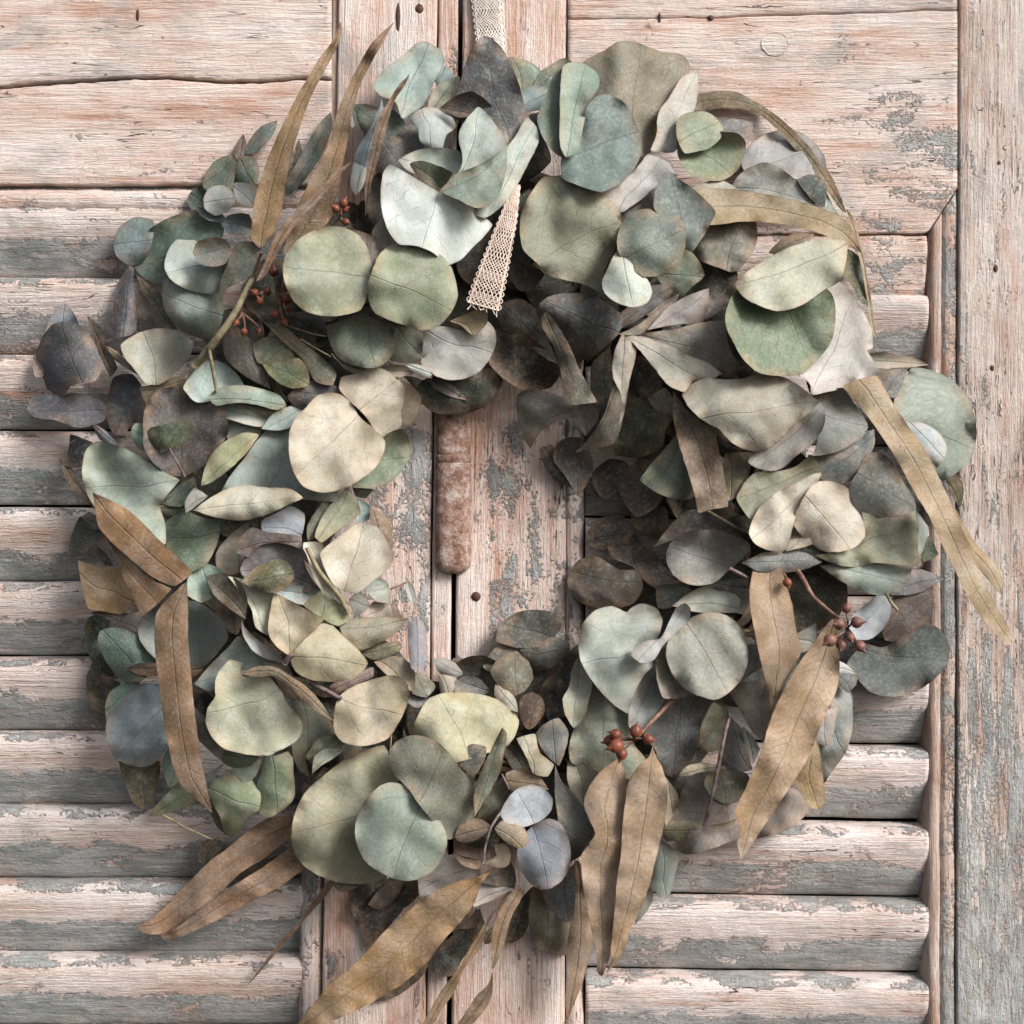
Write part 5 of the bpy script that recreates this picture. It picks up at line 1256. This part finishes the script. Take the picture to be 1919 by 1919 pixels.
def st(crop, pts, hs, r0, r1, mat, name='stem'):
    q = xy(crop, pts)
    return tube(name, [(x, y, h) for (x, y), h in zip(q, hs)], r0, r1, mat, wreath)
H_ = lambda lay: HB + HS * lay
st('E', '1420,-60 1370,40 1300,170 1200,310 1095,440', [H_(5), H_(5.4), H_(5.6), H_(5.2), H_(4)], 5.0, 7.5, M_stem)
st('E', '1172,335 1190,420 1218,578', [H_(5.2), H_(5.0), H_(4.2)], 3.2, 3.4, M_stem)
st('E', '950,895 990,970 1040,1060', [H_(5.0), H_(4.9), H_(4.4)], 1.6, 2.4, M_stemp)
st('K', '1100,785 1068,920 1040,1060 1000,1250 960,1405', [H_(4.6), H_(4.9), H_(4.8), H_(4.6), H_(4.2)], 3.4, 3.8, M_stemp)
st('J', '1325,1310 1262,1410 1230,1510 1213,1615', [H_(5.6), H_(6.6), H_(6.4), H_(6.2)], 2.6, 2.4, M_stemp)
st('K', '1140,1590 1180,1610 1230,1640', [H_(5.6), H_(5.5), H_(5.2)], 3.5, 3, M_stemp) if 0 else None
st('G', '1100,1575 1160,1605 1225,1640', [H_(5.7), H_(5.6), H_(5.0)], 3.6, 2.8, M_stemp)
st('F', '690,1692 740,1675 782,1655', [H_(4.5), H_(4.4), H_(3.8)], 2.0, 1.8, M_stalk)
st('F', '225,1460 300,1600 400,1720 460,1830', [H_(5.6), H_(5.9), H_(6.0), H_(5.4)], 4.0, 4.5, M_stem)
st('J', '240,595 330,640 420,690', [H_(5.8), H_(6.0), H_(6.1)], 4.6, 3.6, M_stemp)
st('J', '100,490 130,450 150,440', [H_(6.6), H_(6.9), H_(6.9)], 5.0, 4.0, M_stemp)
st('M', '750,468 830,510 930,565 1100,640', [H_(1.6), H_(1.4), H_(1.3), H_(1.2)], 3.0, 1.4, M_stem)
st('M', '1100,640 1130,630 1160,615', [H_(1.2), H_(1.5), H_(2)], 1.4, 1.4, M_stem)
st('L', '1145,95 1175,150 1210,190', [H_(3.2), H_(3.6), H_(3.6)], 3.4, 2.6, M_stem)
st('E', '1610,210 1750,255 1830,270', [H_(5.0), H_(5.2), H_(4.8)], 1.2, 1.0, M_stem)
st('E', '1690,285 1760,330 1860,385', [H_(5.0), H_(5.3), H_(5.6)], 1.6, 1.2, M_stem)
st('B', '230,1250 260,1240 300,1245', [H_(6.4), H_(6.6), H_(6.2)], 1.5, 1.0, M_stem)
st('J', '700,890 695,960 680,1010', [H_(7.0), H_(7.2), H_(6.8)], 1.4, 1.2, M_stem)
st('J', '1320,1110 1345,1160 1360,1195', [H_(6.6), H_(6.6), H_(6.3)], 1.8, 1.6, M_stemp)
st('G', '980,1255 1060,1300 1150,1350 1240,1390', [H_(3.8), H_(4.2), H_(4.2), H_(3.6)], 3.0, 2.4, M_stem)

# --- berries
def berry(px, py, h, r, ang, el, mat, parent):
    """gum nut: round body with a pointed cap, axis in the picture plane at ang, leaning out by el"""
    ax = Vector((math.cos(ang) * math.cos(el), -math.sin(el), -math.sin(ang) * math.cos(el)))
    q = ax.to_track_quat('Z', 'Y')
    c = Vector(P(px, py, h))
    prof = [(-1.05, 0.12), (-0.98, .45), (-.75, .78), (-.3, .99), (.15, .97), (.42, .84), (.5, .80), (.75, .52), (1.05, .27), (1.6, .05)]
    vs_, fs = [], []
    seg = 12
    for z, rr in prof:
        for k in range(seg):
            a = 2 * math.pi * k / seg
            vs_.append(c + q @ Vector((rr * math.cos(a), rr * math.sin(a), z)) * r * S)
    for i in range(len(prof) - 1):
        for k in range(seg):
            k2 = (k + 1) % seg
            fs.append((i * seg + k, i * seg + k2, (i + 1) * seg + k2, (i + 1) * seg + k))
    fs.append(tuple(reversed(range(seg))))
    fs.append(tuple((len(prof) - 1) * seg + k for k in range(seg)))
    return link('berry', vs_, fs, mat, parent)

def cluster(crop, main, hs, r0, r1, hub, hub_h, items, mat, label):
    """main: stem polyline; hub: where the stalks leave; items: x, y, radius, pointing (deg), lift"""
    q = xy(crop, main)
    sp = spline([(x, y, h) for (x, y), h in zip(q, hs)], 5)
    V, F_ = tube_data([tuple(p) for p in sp], [r0 + (r1 - r0) * i / (len(sp) - 1) for i in range(len(sp))], 7)
    hubs = [xy(crop, h) for h in hub]
    pos = []
    for n, (x, y, r, ang, up) in enumerate(items):
        bx, by = xy(crop, (x, y))
        hx, hy = min(hubs, key=lambda p: (p[0] - bx) ** 2 + (p[1] - by) ** 2)
        bh = hub_h + up
        a = math.radians(ang)
        ex, ey = bx - math.cos(a) * r, by - math.sin(a) * r
        sp = spline([(hx, hy, hub_h), ((hx + ex) / 2 + 1.5, (hy + ey) / 2, hub_h + up * .6 + 3), (ex, ey, bh)], 4)
        v, f = tube_data([tuple(p) for p in sp], [1.9] * len(sp), 5)
        k = len(V)
        V = V + v
        F_ = F_ + [tuple(k + j for j in ff) for ff in f]
        pos.append((bx, by, bh, r, a))
    root = link('berry_stalk', V, F_, M_stalk, wreath)
    root['label'] = label
    for bx, by, bh, r, a in pos:
        kr = 0.72 + 0.22 * abs(math.sin(bx * 1.7 + by))
        berry(bx, by, bh, r * kr, a, 0.2 + 0.4 * abs(math.sin(by)), mat, root)
cluster('A', '1470,1420 1420,1560 1370,1700 1330,1830', [H_(6), H_(5), H_(4.6), H_(4.4)], 2.6, 2.0, [(1380, 1690), (1470, 1640), (1360, 1760), (1560, 1640)], H_(5.0),
        [(1540, 1525, 9.5, -90, 14), (1612, 1612, 10.5, -10, 20), (1462, 1692, 9, -120, 14), (1572, 1700, 9, 120, 8), (1620, 1682, 10, 20, 18), (1545, 1765, 11, 170, 20),
         (1600, 1812, 8.5, 60, 14), (1430, 1645, 8, -150, 6), (1625, 1742, 8, 60, 4), (1455, 1862, 8, 90, 4), (1328, 1815, 7.5, 120, 8), (1372, 1866, 7, 100, 2), (1505, 1640, 7.5, -60, 2)],
        M_berry, 'sprig of red brown berries beside the two speckled round leaves')
cluster('B', '350,1290 400,1230 440,1180', [H_(5.4), H_(5.8), H_(6.0)], 2.0, 1.6, [(410, 1220)], H_(6.0),
        [(388, 1172, 9.5, -150, 14), (432, 1138, 9.5, -60, 16), (445, 1250, 7.5, 20, 2), (440, 1175, 7, -20, 6)], M_berry, 'few small berries between the long brown leaves')
cluster('K', '790,690 720,760 640,840 575,915', [H_(4.6), H_(5.2), H_(6.2), H_(6.8)], 5.0, 3.0, [(565, 920)], H_(7.0),
        [(460, 888, 12.5, 200, 16), (425, 925, 11.5, 170, 2), (575, 868, 12.5, -80, 18), (648, 916, 12.5, 10, 14), (462, 955, 14, 165, 24), (495, 1002, 11, 110, 6)],
        M_berry, 'cluster of orange brown berries above two long hanging leaves')
cluster('L', '640,-40 680,20 730,110 790,165 850,215 915,262', [H_(5.0), H_(6), H_(6.6), H_(7.2), H_(8.0), H_(8.6)], 5.2, 2.6, [(928, 290)], H_(8.7),
        [(922, 175, 10.5, -90, 8), (878, 270, 12, 185, 20), (982, 258, 11, -5, 18), (826, 362, 12.5, 150, 22), (892, 385, 11, 110, 2), (945, 345, 10, 75, 10), (1000, 395, 12, 55, 12)],
        M_berry_pale, 'star shaped cluster of brown berries at the tip of the long leaf on the right')
cluster('L', '560,-30 580,0 590,20', [H_(5.0), H_(5.6), H_(6)], 2, 1.6, [(585, 15)], H_(6.2), [(590, 38, 9, 80, 4)], M_berry, 'single berry at the top of the broad long leaf')

# ------------------------------------------------------------------ lace ribbon
def lace(name, mid, wid, hs, mat, parent, cell=10.0, r=1.15):
    """bobbin lace band: mid = centre line, wid = widths"""
    sp = spline([(x, y, h, w) for (x, y), h, w in zip(mid, hs, wid)], 14)
    sp = np.array(sp)
    ds = np.concatenate([[0], np.cumsum(np.linalg.norm(np.diff(sp[:, :2], axis=0), axis=1))])
    Ltot = ds[-1]
    def at(s, t):
        s = min(max(s, 0), Ltot)
        c = [np.interp(s, ds, sp[:, j]) for j in range(4)]
        s2 = min(s + 2, Ltot)
        s1 = max(s2 - 4, 0)
        tx = np.interp(s2, ds, sp[:, 0]) - np.interp(s1, ds, sp[:, 0])
        ty = np.interp(s2, ds, sp[:, 1]) - np.interp(s1, ds, sp[:, 1])
        l = math.hypot(tx, ty) + 1e-6
        return (c[0] - ty / l * t * c[3] / 2, c[1] + tx / l * t * c[3] / 2, c[2] + 2.5 * math.sin(s * .03) + 2 * math.cos(t * 2.0))
    V, F_ = [], []
    def th(pts, rad):
        v, f = tube_data(pts, [rad] * len(pts), 4)
        k = len(V)
        V.extend(v)
        F_.extend(tuple(k + j for j in ff) for ff in f)
    W = max(wid)
    # threads that run to and fro between the edges all along the band; closer together in bands
    rl = random.Random(3)
    nth = int(2 * W / cell)
    def tri(x):
        x = x % 4
        return x - 1 if x < 2 else 3 - x
    ns = int(Ltot / 3.2)
    for k in range(nth):
        for rev in (1, -1):
            pts = []
            for m in range(ns + 1):
                s = Ltot * m / ns
                tt = 0.84 * tri(4 * k / nth + rev * (s + 3.0 * math.sin(s * 0.16)) * 2.0 / W)
                q = at(s, tt)
                pts.append((q[0] + rl.uniform(-.45, .45), q[1] + rl.uniform(-.45, .45), q[2] + 0.6 * rev))
            th(pts, r * rl.uniform(0.75, 1.1))
    for c0 in (0.30, 0.72, 0.90):                       # cloth-stitch rows
        for m in range(5):
            s = Ltot * c0 + m * 3.4
            if s < Ltot:
                th([at(s + 0.8 * math.sin(n * 2.1 + m), -0.84 + 1.68 * n / 16) for n in range(17)], r * 0.85)
    for sd in (-1, 1):                                   # straight edge threads and picot loops
        for off in (0.80, 0.86):
            th([at(q, sd * off) for q in np.linspace(0, Ltot, 40)], r * 1.2)
        nl = int(Ltot / 12)
        for k in range(nl):
            s0 = Ltot * k / nl
            th([at(s0 + 12 * m / 6, sd * (0.86 + 0.17 * math.sin(math.pi * m / 6))) for m in range(7)], r)
    nl = 7                                               # frayed cut end
    for k in range(nl):
        tt = -0.8 + 1.6 * k / (nl - 1)
        a = at(Ltot - 1, tt)
        th([a, (a[0] + math.sin(k * 2.3) * 3, a[1] + 5, a[2]), (a[0] + math.sin(k * 1.7) * 6, a[1] + 10 + 3 * math.cos(k), a[2])], r * 0.8)
    for tt in (0.0,):
        th([at(Ltot - 1, -0.82 + 1.64 * m / 12) for m in range(13)], r * 1.5)
    return link(name, V, F_, mat, parent)

ribbon = thing('lace_ribbon', 'cream lace ribbon whose cut end hangs down over the top of the wreath', 'ribbon', P(925, 590, 0))
lace('tail', [(968, 345), (955, 400), (938, 460), (922, 515), (905, 575)], [14, 30, 44, 56, 66], [H_(5.0), H_(5.6), H_(6.2), H_(6.6), H_(6.6)], M_lace, ribbon)
lace('hanger', [(908, -80), (912, 0), (918, 60), (925, 130), (935, 200)], [58, 56, 54, 52, 50], [8, 8, 14, 40, 70], M_lace_w, ribbon, 6.5, 1.3)
print('leaves', LEAVES, 'tris', sum(len(o.data.polygons) for o in bpy.data.objects if o.type == 'MESH'))
